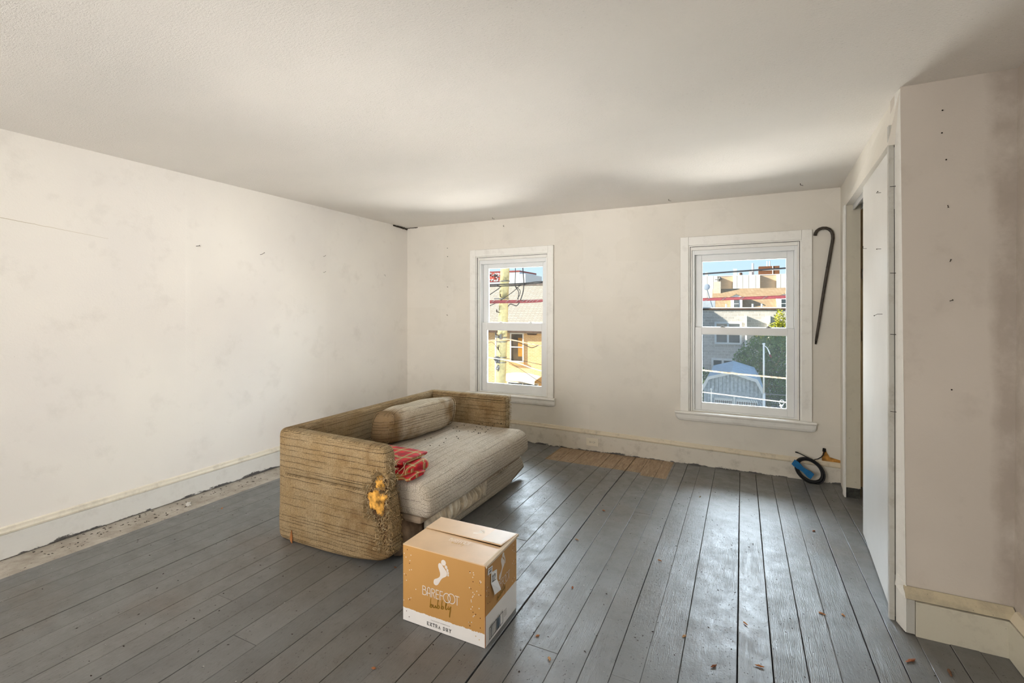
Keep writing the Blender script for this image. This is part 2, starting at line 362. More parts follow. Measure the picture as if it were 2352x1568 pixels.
# ------------------------------------------------------------------ mesh helpers
class MB:
    def __init__(s): s.v = []; s.f = []; s.uv = {}
    def face(s, pts, uvs=None):
        i = len(s.v); s.v += [tuple(p) for p in pts]; s.f.append(tuple(range(i, i + len(pts))))
        if uvs: s.uv[len(s.f) - 1] = uvs
    def box(s, x0, x1, y0, y1, z0, z1):
        i = len(s.v)
        s.v += [(x0, y0, z0), (x1, y0, z0), (x1, y1, z0), (x0, y1, z0), (x0, y0, z1), (x1, y0, z1), (x1, y1, z1), (x0, y1, z1)]
        for a in ((0, 3, 2, 1), (4, 5, 6, 7), (0, 1, 5, 4), (1, 2, 6, 5), (2, 3, 7, 6), (3, 0, 4, 7)): s.f.append(tuple(i + k for k in a))
        return s
    def hexa(s, b, t):                      # four bottom points, four top points (ccw from above)
        i = len(s.v); s.v += [tuple(p) for p in b] + [tuple(p) for p in t]
        for a in ((0, 3, 2, 1), (4, 5, 6, 7), (0, 1, 5, 4), (1, 2, 6, 5), (2, 3, 7, 6), (3, 0, 4, 7)): s.f.append(tuple(i + k for k in a))
        return s
    def prism(s, poly, axis, a, b):         # poly in the two other axes
        def mk(p, q):
            return {'x': (q, p[0], p[1]), 'y': (p[0], q, p[1]), 'z': (p[0], p[1], q)}[axis]
        i = len(s.v); n = len(poly)
        s.v += [mk(p, a) for p in poly] + [mk(p, b) for p in poly]
        s.f.append(tuple(range(i, i + n))[::-1]); s.f.append(tuple(range(i + n, i + 2 * n)))
        for k in range(n): s.f.append((i + k, i + (k + 1) % n, i + n + (k + 1) % n, i + n + k))
        return s
    def tube(s, pts, r, n=8, cap=True):
        pts = [Vector(p) for p in pts]; rr = r if isinstance(r, (list, tuple)) else [r] * len(pts)
        i0 = len(s.v); prev = None
        for k, p in enumerate(pts):
            t = (pts[min(k + 1, len(pts) - 1)] - pts[max(k - 1, 0)])
            if t.length < 1e-9: t = Vector((0, 0, 1))
            t.normalize()
            if prev is None:
                a = Vector((0, 0, 1)) if abs(t.z) < 0.9 else Vector((1, 0, 0)); prev = (a - t * a.dot(t)).normalized()
            else:
                prev = prev - t * prev.dot(t)
                prev = prev.normalized() if prev.length > 1e-6 else t.orthogonal().normalized()
            b = t.cross(prev)
            for j in range(n):
                q = 2 * math.pi * j / n; s.v.append(tuple(p + (prev * math.cos(q) + b * math.sin(q)) * rr[k]))
        for k in range(len(pts) - 1):
            for j in range(n):
                a = i0 + k * n + j; b_ = i0 + k * n + (j + 1) % n
                s.f.append((a, b_, b_ + n, a + n))
        if cap:
            s.f.append(tuple(i0 + j for j in range(n))[::-1]); e_ = i0 + (len(pts) - 1) * n; s.f.append(tuple(e_ + j for j in range(n)))
        return s
    def loft(s, secs, cap=True, closed=True, uv=True):
        i0 = len(s.v); n = len(secs[0])
        for sec in secs: s.v += [tuple(p) for p in sec]
        arc = [0.0]; mid = secs[len(secs) // 2]
        for j in range(1, n + 1): arc.append(arc[-1] + (Vector(mid[j % n]) - Vector(mid[j - 1])).length)
        al = [0.0]
        for k in range(1, len(secs)): al.append(al[-1] + max((Vector(secs[k][j]) - Vector(secs[k - 1][j])).length for j in (0, n // 2)))
        m = n if closed else n - 1
        for k in range(len(secs) - 1):
            for j in range(m):
                j2 = (j + 1) % n
                s.f.append((i0 + k * n + j, i0 + k * n + j2, i0 + (k + 1) * n + j2, i0 + (k + 1) * n + j))
                if uv: s.uv[len(s.f) - 1] = [(al[k], arc[j]), (al[k], arc[j + 1]), (al[k + 1], arc[j + 1]), (al[k + 1], arc[j])]
        if cap:
            s.f.append(tuple(i0 + j for j in range(n))[::-1]); e_ = i0 + (len(secs) - 1) * n; s.f.append(tuple(e_ + j for j in range(n)))
        return s
    def blob(s, c, r, seg=14, rings=9, amp=0.0, seed=0.0):
        secs = []
        for k in range(rings + 1):
            th = math.pi * (k + 0.001) / (rings + 0.002); ring = []
            for j in range(seg):
                ph = 2 * math.pi * j / seg; d = Vector((math.sin(th) * math.cos(ph), math.sin(th) * math.sin(ph), math.cos(th)))
                q = 1 + amp * noise.noise(d * 2.2 + Vector((seed, seed, 0)))
                ring.append((c[0] + d.x * r[0] * q, c[1] + d.y * r[1] * q, c[2] + d.z * r[2] * q))
            secs.append(ring)
        return s.loft(secs, True, True, False)
    def build(s, name, mat, parent=None, base=None, smooth=False, bevel=0.0, kind=None, label=None, cat=None, group=None, sub=0):
        if base is None: base = parent['_base'] if parent is not None and '_base' in parent else (0, 0, 0)
        bx, by, bz = base
        me = bpy.data.meshes.new(name)
        me.from_pydata([(x - bx, y - by, z - bz) for x, y, z in s.v], [], s.f); me.update()
        ul = me.uv_layers.new(name='uv'); vs = s.v
        for p in me.polygons:
            cu = s.uv.get(p.index)
            if cu:
                for k, li in enumerate(p.loop_indices): ul.data[li].uv = cu[k]
            else:
                nx, ny, nz = abs(p.normal.x), abs(p.normal.y), abs(p.normal.z)
                for li in p.loop_indices:
                    x, y, z = vs[me.loops[li].vertex_index]
                    ul.data[li].uv = (y, x) if nz >= nx and nz >= ny else ((y, z) if nx >= ny else (x, z))
        if smooth:
            for p in me.polygons: p.use_smooth = True
        if mat: me.materials.append(mat)
        o = bpy.data.objects.new(name, me); COL.objects.link(o)
        if parent is not None: o.parent = parent
        else: o.location = base
        if bevel:
            b = o.modifiers.new('bevel', 'BEVEL'); b.width = bevel; b.segments = 2; b.limit_method = 'ANGLE'; b.angle_limit = R(40)
        if sub:
            b = o.modifiers.new('sub', 'SUBSURF'); b.levels = sub; b.render_levels = sub
        o['_base'] = tuple(base)
        tag(o, label, cat, group, kind); return o

def tag(o, label=None, cat=None, group=None, kind=None):
    if label: o['label'] = label
    if cat: o['category'] = cat
    if group: o['group'] = group
    if kind: o['kind'] = kind
    return o
def thing(name, base, label=None, cat=None, group=None, kind=None):
    o = bpy.data.objects.new(name, None); COL.objects.link(o); o.location = base; o.empty_display_size = 0.1
    o['_base'] = tuple(base); return tag(o, label, cat, group, kind)
def inset(poly, d):                         # poly ccw, convex-ish
    n = len(poly); outp = []
    for k in range(n):
        a, b, c = Vector(poly[k - 1]), Vector(poly[k]), Vector(poly[(k + 1) % n])
        t = (c - a); t = t.normalized() if t.length > 1e-9 else Vector((1, 0))
        outp.append((b.x - t.y * d, b.y + t.x * d))
    return outp
def roundpoly(pts, r, seg=6, step=0.05):
    out_ = []; n = len(pts)
    for k in range(n):
        a, b, c = Vector(pts[k - 1]), Vector(pts[k]), Vector(pts[(k + 1) % n])
        rr = r[k] if isinstance(r, (list, tuple)) else r
        rr = min(rr, (a - b).length * 0.45, (c - b).length * 0.45)
        p, q = b + (a - b).normalized() * rr, b + (c - b).normalized() * rr
        for j in range(seg + 1):
            t = j / seg; out_.append(tuple((1 - t) ** 2 * p + 2 * t * (1 - t) * b + t * t * q))
    res = []                                # subdivide the long edges
    for k in range(len(out_)):
        a, b = Vector(out_[k]), Vector(out_[(k + 1) % len(out_)]); L = (b - a).length
        m = max(1, int(L / step))
        for j in range(m): res.append(tuple(a + (b - a) * (j / m)))
    return res
def slab(mb, outline, axis, a, b, r, seg=4):
    """upholstered panel: rounded outline (ccw) in the plane normal to axis, edge radius r"""
    mk = {'x': lambda p, q: (q, p[0], p[1]), 'y': lambda p, q: (p[0], q, p[1]), 'z': lambda p, q: (p[0], p[1], q)}[axis]
    offs = [(r * 1.25, 0.0)] + [(r * (1 - math.sin(math.pi / 2 * k / seg)), r * (1 - math.cos(math.pi / 2 * k / seg))) for k in range(seg + 1)]
    secs = [[mk(p, a + t) for p in inset(outline, d)] for d, t in offs]
    secs += [[mk(p, b - t) for p in inset(outline, d)] for d, t in offs[::-1]]
    mb.loft(secs, True, True, False)

# ------------------------------------------------------------------ the room
XL, YF, ZC, YB, XR = -3.712, 4.68, 2.40, -2.3, 1.0
cwx = lambda y: 0.600 + 0.0645 * (y - 2.66)         # face of the closet wall
def sag(y):
    t = min(1, max(0, (y - 3.3) / 1.35)); return -0.037 * t * t * (3 - 2 * t)

fl = MB(); fl.box(XL - 0.2, 1.75, YB - 0.1, YF + 0.14, -0.16, -0.06)
floor = fl.build('floor', SUBFLOOR, kind='structure')
seams = [-3.70, -3.52, -3.40, -3.29, -3.175, -3.059, -2.94, -2.821, -2.682, -2.558, -2.418, -2.310, -2.194, -2.082, -1.959, -1.812,
         -1.683, -1.556, -1.420, -1.281, -1.165, -1.042, -0.927, -0.805, -0.669, -0.556, -0.450, -0.342, -0.216, -0.016, 0.108,
         0.229, 0.339, 0.464, 0.570, 0.666, 0.778, 0.872, 0.985, 1.10, 1.22, 1.34, 1.47]
wide = {-0.927: 0.0075, -0.805: 0.003, -0.016: 0.0042, 0.108: 0.0036, 0.464: 0.0034, 0.570: 0.0034, -1.165: 0.003, 0.229: 0.003}
joints = {-1.042: [2.74], -1.165: [3.02], -0.669: [3.30], -0.805: [1.80], -0.450: [1.79], -1.959: [1.30], -2.310: [1.45], -1.281: [2.6]}
for a, b in zip(seams[:-1], seams[1:]):
    ends = [YB] + sorted(joints.get(a, [])) + [YF - 0.012]
    if len(ends) == 2: ends = [YB, random.uniform(-1.5, 0.9), YF - 0.012]
    ga = wide.get(a, random.uniform(0.0012, 0.0024)); gb = wide.get(b, random.uniform(0.0012, 0.0024))
    for y0, y1 in zip(ends[:-1], ends[1:]):
        y0 += 0.0012; y1 -= 0.0012
        m = MB(); secs = []; dz = random.uniform(-0.0012, 0.0012); k = max(2, int((y1 - y0) / 0.35)); ph = random.random() * 50
        for j in range(k + 1):
            y = y0 + (y1 - y0) * j / k; z = sag(y) + dz
            w1 = noise.noise(Vector((a * 9, y * 1.3, ph))) * 0.0012; w2 = noise.noise(Vector((b * 9, y * 1.3, ph))) * 0.0012
            xa, xb = a + ga / 2 + w1, b - gb / 2 + w2
            secs.append([(xa + 0.001, y, z - 0.022), (xa, y, z - 0.0012), (xa + 0.0016, y, z), (xb - 0.0016, y, z), (xb, y, z - 0.0012), (xb - 0.001, y, z - 0.022)][::-1])
        m.loft(secs, True, True, False); m.build('plank', FLOOR, floor)

MB().box(XL - 0.2, 1.75, YB - 0.2, YF + 0.2, ZC, ZC + 0.15).build('ceiling', CEIL, kind='structure')
MB().box(XL - 0.18, XL, YB - 0.15, YF + 0.14, -0.16, ZC).build('wall_left', WALL_L, kind='structure')
MB().box(XL - 0.18, 1.75, YB - 0.15, YB, -0.16, ZC).build('wall_back', WALL, kind='structure')
# right wall beside the camera, leaning very slightly, and the pier it meets
m = MB(); m.hexa([(0.985, YB, -0.1), (1.15, YB, -0.1), (1.15, 2.62, -0.1), (0.985, 2.62, -0.1)], [(1.035, YB, ZC), (1.15, YB, ZC), (1.15, 2.72, ZC), (1.035, 2.72, ZC)])
m.build('wall_right', PIER, kind='structure')
m = MB(); m.hexa([(0.641, 2.600, -0.06), (1.2, 2.60, -0.06), (1.2, 2.80, -0.06), (0.641, 2.80, -0.06)], [(0.646, 2.696, ZC), (1.2, 2.696, ZC), (1.2, 2.86, ZC), (0.646, 2.86, ZC)])
m.build('wall_pier', PIER, kind='structure')

# far wall with two openings
W = [dict(x0=-2.732, x1=-1.846, z0=0.44, z1=2.0), dict(x0=-0.446, x1=0.455, z0=0.42, z1=1.99)]
m = MB(); y0, y1 = YF, YF + 0.14
m.box(XL - 0.18, W[0]['x0'], y0, y1, -0.16, ZC); m.box(W[0]['x1'], W[1]['x0'], y0, y1, -0.16, ZC); m.box(W[1]['x1'], 1.75, y0, y1, -0.16, ZC)
for q in W: m.box(q['x0'], q['x1'], y0, y1, -0.16, q['z0']); m.box(q['x0'], q['x1'], y0, y1, q['z1'], ZC)
m.build('wall_far', WALL, kind='structure')

# closet shell
MB().box(1.55, 1.75, 2.8, YF, -0.16, ZC).build('wall_closet_back', CLOSET, kind='structure')
MB().box(1.15, 1.75, 2.70, 2.86, -0.16, ZC).build('wall_closet_side', CLOSET, kind='structure')
MB().box(0.86, 1.55, YF - 0.012, YF - 0.001, -0.05, ZC).build('wall_closet_far', CLOSET, kind='structure')
# far jamb and header of the closet opening
hx0, hx1 = cwx(2.80), cwx(YF)
hb = lambda y: 2.160 + 0.012 * (y - 2.8)
m = MB(); m.hexa([(cwx(2.74) + 0.004, 2.74, 2.155), (cwx(2.74) + 0.16, 2.74, 2.155), (0.86, YF, 2.19), (hx1, YF, 2.19)],
                 [(0.6468, 2.70, ZC), (0.80, 2.70, ZC), (0.86, YF, ZC), (hx1, YF, ZC)])
m.hexa([(0.7095, 4.356, -0.05), (0.80, 4.356, -0.05), (0.86, YF, -0.05), (hx1, YF, -0.05)], [(0.7095, 4.356, 2.19), (0.80, 4.356, 2.19), (0.86, YF, 2.19), (hx1, YF, 2.19)])
closetwall = m.build('wall_closet_front', WALL, kind='structure')
jb = thing('door_1', (0.75, 4.35, -0.03), kind='structure')
MB().box(0.700, 0.712, 4.335, 4.40, -0.03, 2.187).build('casing', TRIM, jb, bevel=0.002)
MB().box(0.712, 0.803, 4.340, 4.357, 0.045, 2.187).build('jamb_board', JAMB, jb, bevel=0.002)
m = MB(); m.prism([(0.714, -0.035), (0.80, -0.035), (0.80, 0.041), (0.79, 0.038), (0.78, 0.048), (0.76, 0.044), (0.74, 0.052), (0.714, 0.05)], 'y', 4.348, 4.357)
m.build('bare_jamb_foot', simple('bare_grey_jamb', srgb(66, 66, 62), 0.8, 0.3, 30, 0.4), jb)
for z, x in ((0.20, 0.765), (0.09, 0.772), (0.64, 0.742), (0.42, 0.735), (1.55, 0.765)):
    mm = MB(); mm.tube([(x, 4.3415, z), (x, 4.337, z)], [0.006, 0.0045], 12); mm.build('screw_head', JAMB, jb, smooth=False)
# two sliding-door tracks under the header
for dx in (0.050, 0.100):
    m = MB(); ya, yb = 2.80, 4.338
    for o0, o1, za, zb in ((-0.004, 0.004, -0.040, 0.0), (-0.004, 0.034, -0.004, 0.0)):
        m.hexa([(cwx(ya) + dx + o0, ya, 2.156 + za), (cwx(ya) + dx + o1, ya, 2.156 + za), (cwx(yb) + dx + o1, yb, 2.186 + za), (cwx(yb) + dx + o0, yb, 2.186 + za)],
               [(cwx(ya) + dx + o0, ya, 2.156 + zb), (cwx(ya) + dx + o1, ya, 2.156 + zb), (cwx(yb) + dx + o1, yb, 2.186 + zb), (cwx(yb) + dx + o0, yb, 2.186 + zb)])
    m.build('track', ALU, jb)
# sliding door leaf
dr = thing('door_2', (0.64, 3.13, 0.0), kind='structure')
m = MB(); m.hexa([(0.612, 2.675, 0.008), (0.640, 2.675, 0.008), (0.703, 3.582, 0.010), (0.674, 3.582, 0.010)],
                 [(0.622, 2.745, 2.145), (0.650, 2.745, 2.145), (0.703, 3.582, 2.150), (0.674, 3.582, 2.150)])
m.build('door_leaf', DOORM, dr, bevel=0.002)
# worn vertical trim that hides the near edge of the door, with a dark crack beside the pier
tr = thing('trim_1', (0.61, 2.66, 0), kind='structure')
m = MB(); m.hexa([(0.597, 2.655, 0.0), (0.617, 2.655, 0.0), (0.617, 2.68, 0.0), (0.597, 2.68, 0.0)], [(0.614, 2.745, 2.25), (0.634, 2.745, 2.25), (0.634, 2.77, 2.25), (0.614, 2.77, 2.25)])
m.build('trim_board', WORN, tr, bevel=0.0015)
m = MB(); m.hexa([(0.617, 2.668, 0.2), (0.6215, 2.668, 0.2), (0.6215, 2.69, 0.2), (0.617, 2.69, 0.2)], [(0.634, 2.752, 2.26), (0.637, 2.752, 2.26), (0.637, 2.77, 2.26), (0.634, 2.77, 2.26)])
m.build('crack', DARKGAP, tr)
m = MB(); m.hexa([(0.621, 2.664, 0.17), (0.643, 2.604, 0.17), (0.66, 2.64, 0.17), (0.64, 2.70, 0.17)], [(0.637, 2.75, 2.395), (0.6455, 2.698, 2.395), (0.66, 2.72, 2.395), (0.65, 2.78, 2.395)])
m.build('corner_board', TRIM, tr)

# closet contents seen through the gap
cs = thing('closet_shelf', (1.2, 3.7, 1.72), 'white wooden closet shelf on a cleat, seen through the narrow gap beside the sliding door', 'shelf')
MB().box(0.90, 1.548, 2.87, 4.66, 1.72, 1.745).build('shelf_board', TRIM, cs, bevel=0.002)
MB().box(0.87, 1.548, 4.642, 4.667, 1.64, 1.719).build('cleat', TRIM, cs, bevel=0.002)
ch = thing('closet_rail', (1.1, 4.655, 1.20), 'small dark hook on a painted rail at mid height inside the closet', 'hook')
MB().box(0.87, 1.548, 4.648, 4.667, 1.14, 1.22).build('rail', CLOSET, ch, bevel=0.002)
m = MB(); m.tube([(0.945, 4.648, 1.21), (0.945, 4.61, 1.20), (0.945, 4.60, 1.22), (0.945, 4.605, 1.245)], 0.006, 8); m.build('hook', DARKMETAL, ch, smooth=True)

# ---------------------------------------------- baseboards
def base_profile(z0, z1, t):                # (offset from wall, z): board + cap moulding
    return [(0, z0), (t, z0), (t, z1 - 0.042), (t - 0.004, z1 - 0.038), (t - 0.002, z1 - 0.030), (t - 0.009, z1 - 0.018), (t - 0.011, z1 - 0.006), (t - 0.018, z1), (0, z1)]
bf = thing('baseboard_far', (-1.5, YF, 0), kind='structure')
for lo, hi, mat, nm in ((0, 4, BASE_F, 'board'), (4, 9, MOULD, 'moulding')):
    secs = []
    for k in range(13):
        x = XL + (0.728 - XL) * k / 12; zt = 0.186 - 0.0185 * (x + 2.07) if x > -2.07 else 0.186
        z0 = -0.037
        P_ = base_profile(z0, zt, 0.026)
        prof = [P_[0], P_[1], P_[2], (0, zt - 0.042)] if nm == 'board' else [(0, zt - 0.0405), (0.020, zt - 0.0405)] + P_[3:]
        secs.append([(x, YF - a, z) for a, z in prof][::-1])
    mm = MB(); mm.loft(secs, True, True, False); mm.build(nm, mat, bf)
bl = thing('baseboard_left', (XL, 1, 0), kind='structure')
for nm, mat in (('board', BASE_L), ('moulding', woodpaint('left_moulding_paint', srgb(226, 218, 200), 0.45, grain_axis='y'))):
    secs = []
    for y in [YB + (YF - YB) * k / 20 for k in range(21)]:
        z0 = sag(y) + 0.006; zt = 0.180; P_ = base_profile(z0, zt, 0.022)
        prof = [P_[0], P_[1], P_[2], (0, zt - 0.042)] if nm == 'board' else [(0, zt - 0.0405), (0.017, zt - 0.0405)] + P_[3:]
        secs.append([(XL + a, y, z) for a, z in prof])
    mm = MB(); mm.loft(secs, True, True, False); mm.build(nm, mat, bl)
bp = thing('baseboard_pier', (0.8, 2.58, 0), kind='structure')
MB().box(0.668, 0.985, 2.565, 2.600, -0.002, 0.145).build('board', BASE_P, bp, bevel=0.002)
m = MB(); m.box(0.637, 0.6665, 2.572, 2.600, 0.003, 0.148); m.build('end_block', WORN, bp, bevel=0.002)
m = MB(); m.prism([(2.572, 0.150), (2.603, 0.150), (2.606, 0.190), (2.600, 0.190), (2.590, 0.183), (2.574, 0.172)], 'x', 0.634, 0.985); m.build('moulding', woodpaint('pier_moulding', srgb(200, 188, 160), 0.7), bp)
m = MB(); m.hexa([(0.634, 2.573, 0.004), (0.6365, 2.573, 0.004), (0.6365, 2.655, 0.0), (0.620, 2.655, 0.0)], [(0.634, 2.573, 0.150), (0.6365, 2.573, 0.150), (0.6365, 2.655, 0.16), (0.620, 2.655, 0.16)]); m.build('return_board', TRIM, bp)
m = MB(); m.hexa([(0.630, 2.572, 0.151), (0.640, 2.572, 0.151), (0.640, 2.655, 0.163), (0.616, 2.655, 0.163)], [(0.641, 2.600, 0.190), (0.645, 2.600, 0.190), (0.645, 2.655, 0.215), (0.622, 2.655, 0.215)]); m.build('return_moulding', TRIM, bp)
br_ = thing('baseboard_right', (0.98, 1, 0), kind='structure')
MB().box(0.958, 0.992, YB, 2.566, 0.0, 0.145).build('board', BASE_P, br_, bevel=0.002)
MB().prism([(0.963, 0.150), (0.992, 0.150), (0.992, 0.190), (0.980, 0.188)], 'y', YB, 2.573).build('moulding', MOULD, br_)

# ---------------------------------------------- windows
def window(n, ox0, ox1, ozt, ix0, ix1, izt, sx0, sx1, gx0, gx1, zl0, zl1, zm, zu1, stx0, stx1, glass_low):
    """ox casing outer, ix casing inner, sx sash outer, gx glass, zl lower glass, zm meeting rail top, zu1 upper glass top"""
    r = thing('window_%d' % n, ((ox0 + ox1) / 2, YF, 0.4), kind='structure'); zs = 0.462 if n == 1 else 0.452
    yc = YF - 0.018
    # casing: two legs and a head
    for nm, b in (('casing_side', (ox0, ix0, yc, YF + 0.001, zs, ozt)), ('casing_side', (ix1, ox1, yc, YF + 0.001, zs, ozt)), ('casing_head', (ix0 + 0.0006, ix1 - 0.0006, yc + 0.001, YF + 0.001, izt, ozt - 0.0005))):
        MB().box(*b).build(nm, TRIM, r, bevel=0.0025)
    # dark caulk gap around the casing
    g = MB(); g.box(ox0 - 0.0025, ox0 - 0.0002, YF - 0.003, YF, 0.6, ozt); g.box(ox1 + 0.0002, ox1 + 0.0028, YF - 0.004, YF, zs, ozt); g.box(ox0, ox1, YF - 0.003, YF, ozt + 0.0002, ozt + 0.002)
    g.build('paint_crack', woodpaint('cracked_paint_line_%d' % n, srgb(160, 150, 135), 1.0), r)
    # jamb box lining and stop mouldings stepping in towards the sash
    j = MB()
    j.box(ix0, ix0 + 0.012, YF, YF + 0.138, zs, izt); j.box(ix1 - 0.012, ix1, YF, YF + 0.138, zs, izt); j.box(ix0 + 0.012, ix1 - 0.012, YF, YF + 0.138, izt - 0.012, izt)
    j.build('jamb_lining', TRIM, r)
    g = MB(); g.box(ix0 + 0.012, ix0 + 0.0145, YF + 0.004, YF + 0.018, zs, izt - 0.012); g.box(ix1 - 0.0145, ix1 - 0.012, YF + 0.004, YF + 0.018, zs, izt - 0.012); g.box(ix0 + 0.03, ix1 - 0.012, YF + 0.004, YF + 0.018, izt - 0.0145, izt - 0.012)
    g.build('gap', DARKGAP, r)
    j = MB(); j.box(ix0 + 0.0145, ix0 + 0.028, YF + 0.010, YF + 0.05, zs, izt - 0.0145); j.box(ix1 - 0.028, ix1 - 0.0145, YF + 0.010, YF + 0.05, zs, izt - 0.0145); j.box(ix0 + 0.028, ix1 - 0.028, YF + 0.010, YF + 0.05, izt - 0.045, izt - 0.0145)
    j.build('stop_moulding', TRIM, r, bevel=0.002)
    j = MB(); j.box(ix0 + 0.028, sx0, YF + 0.030, YF + 0.125, zs, izt - 0.045); j.box(sx1, ix1 - 0.028, YF + 0.030, YF + 0.125, zs, izt - 0.045)
    j.box(sx0, sx1, YF + 0.030, YF + 0.125, izt - 0.085, izt - 0.045); j.box(ix0 + 0.028, ix1 - 0.028, YF + 0.025, YF + 0.125, zs - 0.012, zs + 0.010)
    j.build('vinyl_frame', VINYL, r, bevel=0.0015)
    zt_ = izt - 0.085
    def sash(nm, ya, yb, z0, z1, gz0, gz1, glass):
        s_ = thing(nm, ((sx0 + sx1) / 2, ya, z0)); s_.parent = r; s_.location = (s_.location.x - r.location.x, s_.location.y - r.location.y, s_.location.z - r.location.z)
        def add(n_, b): MB().box(*b).build(n_, VINYL, s_, bevel=0.002)
        add('stile', (sx0 + 0.001, gx0, ya, yb, z0, z1)); add('stile', (gx1, sx1 - 0.001, ya, yb, z0, z1))
        add('rail', (gx0 + 0.0004, gx1 - 0.0004, ya, yb, z0, gz0)); add('rail', (gx0 + 0.0004, gx1 - 0.0004, ya, yb, gz1, z1))
        b = MB(); e_ = 0.006; ym = ya + 0.008
        b.box(gx0, gx0 + e_, ym, yb, gz0, gz1); b.box(gx1 - e_, gx1, ym, yb, gz0, gz1); b.box(gx0 + e_, gx1 - e_, ym, yb, gz0, gz0 + e_); b.box(gx0 + e_, gx1 - e_, ym, yb, gz1 - e_, gz1)
        b.build('glazing_bead', VINYL, s_)
        MB().box(gx0 + e_, gx1 - e_, ya + 0.018, ya + 0.0205, gz0 + e_, gz1 - e_).build('pane', glass, s_)
        return s_
    lo = sash('lower_sash', YF + 0.058, YF + 0.092, zs + 0.010, zm, zl0, zl1, glass_low)
    up = sash('upper_sash', YF + 0.094, YF + 0.124, zm - 0.042, zt_, zm - 0.002, zu1, GLASS)
    for t in (0.30, 0.76):
        x = sx0 + (sx1 - sx0) * t; mm = MB(); mm.box(x - 0.02, x + 0.02, YF + 0.062, YF + 0.088, zm, zm + 0.006); mm.tube([(x, YF + 0.075, zm + 0.006), (x, YF + 0.075, zm + 0.012)], 0.010, 10); mm.box(x - 0.018, x + 0.004, YF + 0.070, YF + 0.080, zm + 0.011, zm + 0.015)
        mm.build('latch', METAL if n == 2 else VINYL, r)
    # stool with a rounded nose and the apron below with clipped ends
    yz = [(YF + 0.03, zs), (YF + 0.03, zs - 0.022), (YF - 0.040, zs - 0.026), (YF - 0.050, zs - 0.020), (YF - 0.054, zs - 0.010), (YF - 0.048, zs - 0.002), (YF - 0.040, zs)]
    MB().prism(yz, 'x', stx0, stx1).build('stool', TRIM, r)
    mm = MB(); prof = [(0.0, -0.088), (0.014, -0.088), (0.024, -0.080), (0.032, -0.062), (0.036, -0.040), (0.037, -0.0265), (0.0, -0.0265)]
    secs = []
    for x, q in ((stx0 + 0.004, 0.45), (stx0 + 0.012, 0.72), (stx0 + 0.03, 0.93), (stx0 + 0.05, 1), (stx1 - 0.03, 1), (stx1 - 0.012, 0.9), (stx1 - 0.003, 0.72)):
        secs.append([(x, YF - a * (0.8 + 0.2 * q), zs - 0.0265 + (z + 0.0265) * q) for a, z in prof][::-1])
    mm.loft(secs, True, True, False); mm.build('apron', TRIM, r)
    g = MB(); g.box(ox0 + 0.01, ox1 - 0.01, YF + 0.0, YF + 0.029, zs, zs + 0.0012); g.build('dust_line', woodpaint('sill_dirt_%d' % n, srgb(190, 180, 160), 0.9), r)
window(1, -2.804, -1.785, 2.075, -2.732, -1.846, 2.000, -2.686, -1.892, -2.632, -1.946, 0.556, 1.166, 1.248, 1.872, -2.838, -1.762, GLASS)
window(2, -0.518, 0.530, 2.068, -0.446, 0.455, 1.990, -0.398, 0.407, -0.340, 0.355, 0.524, 1.170, 1.232, 1.850, -0.562, 0.560, GLASSD)

# ---------------------------------------------- wall scars: seams, crack, corner damage, bare plaster
sm = thing('trim_2', (XL, 2, 1), kind='structure')
for y, wd in ((2.13, 0.05), (3.42, 0.045)):
    secs = [[(XL - 0.001, y - wd, z), (XL + 0.0022, y, z), (XL - 0.001, y + wd, z)] for z in (0.19, 2.39)]
    mm = MB(); mm.loft(secs, False, False, False); mm.build('tape_seam', WALL_L, sm, smooth=True)
for y0_, y1_, z0_, z1_ in ((1.12, 1.62, 1.905, 1.855),):
    pts = [(XL + 0.0005, y0_ + (y1_ - y0_) * k / 14, z0_ + (z1_ - z0_) * k / 14 + 0.003 * noise.noise(Vector((k * 0.9, 0, 3)))) for k in range(15)]
    mm = MB(); mm.tube(pts, [0.0016 - 0.00008 * k for k in range(15)], 5); mm.build('plaster_crack', simple('crack_brown', srgb(200, 186, 164), 0.9), sm)  # thin bead in the crack's own brownish tone
mm = MB()
for k in range(26):
    t = k / 25; mm.blob((XL + 0.008 * random.random(), 4.42 + 0.25 * t, ZC - 0.006 - 0.012 * random.random() * (0.4 + t)), (0.008, 0.014, 0.006 + 0.006 * random.random()), 6, 4, 0.6, k)
for k in range(8): mm.blob((XL + 0.012 + 0.02 * k, YF - 0.004, ZC - 0.004), (0.012, 0.005, 0.004 + 0.004 * random.random()), 6, 4, 0.6, k)
mm.build('crumbling_plaster', simple('dark_damp_plaster', srgb(70, 62, 52), 0.95, 0.3, 40), sm, kind='stuff')
mm = MB(); mm.prism([(0.60, 0.132), (0.728, 0.115), (0.728, 0.155), (0.69, 0.163), (0.655, 0.172), (0.635, 0.205), (0.622, 0.235), (0.612, 0.235), (0.606, 0.20), (0.600, 0.17)], 'y', YF - 0.006, YF - 0.001)
mm.build('bare_plaster_patch', RAWPLASTER, sm)

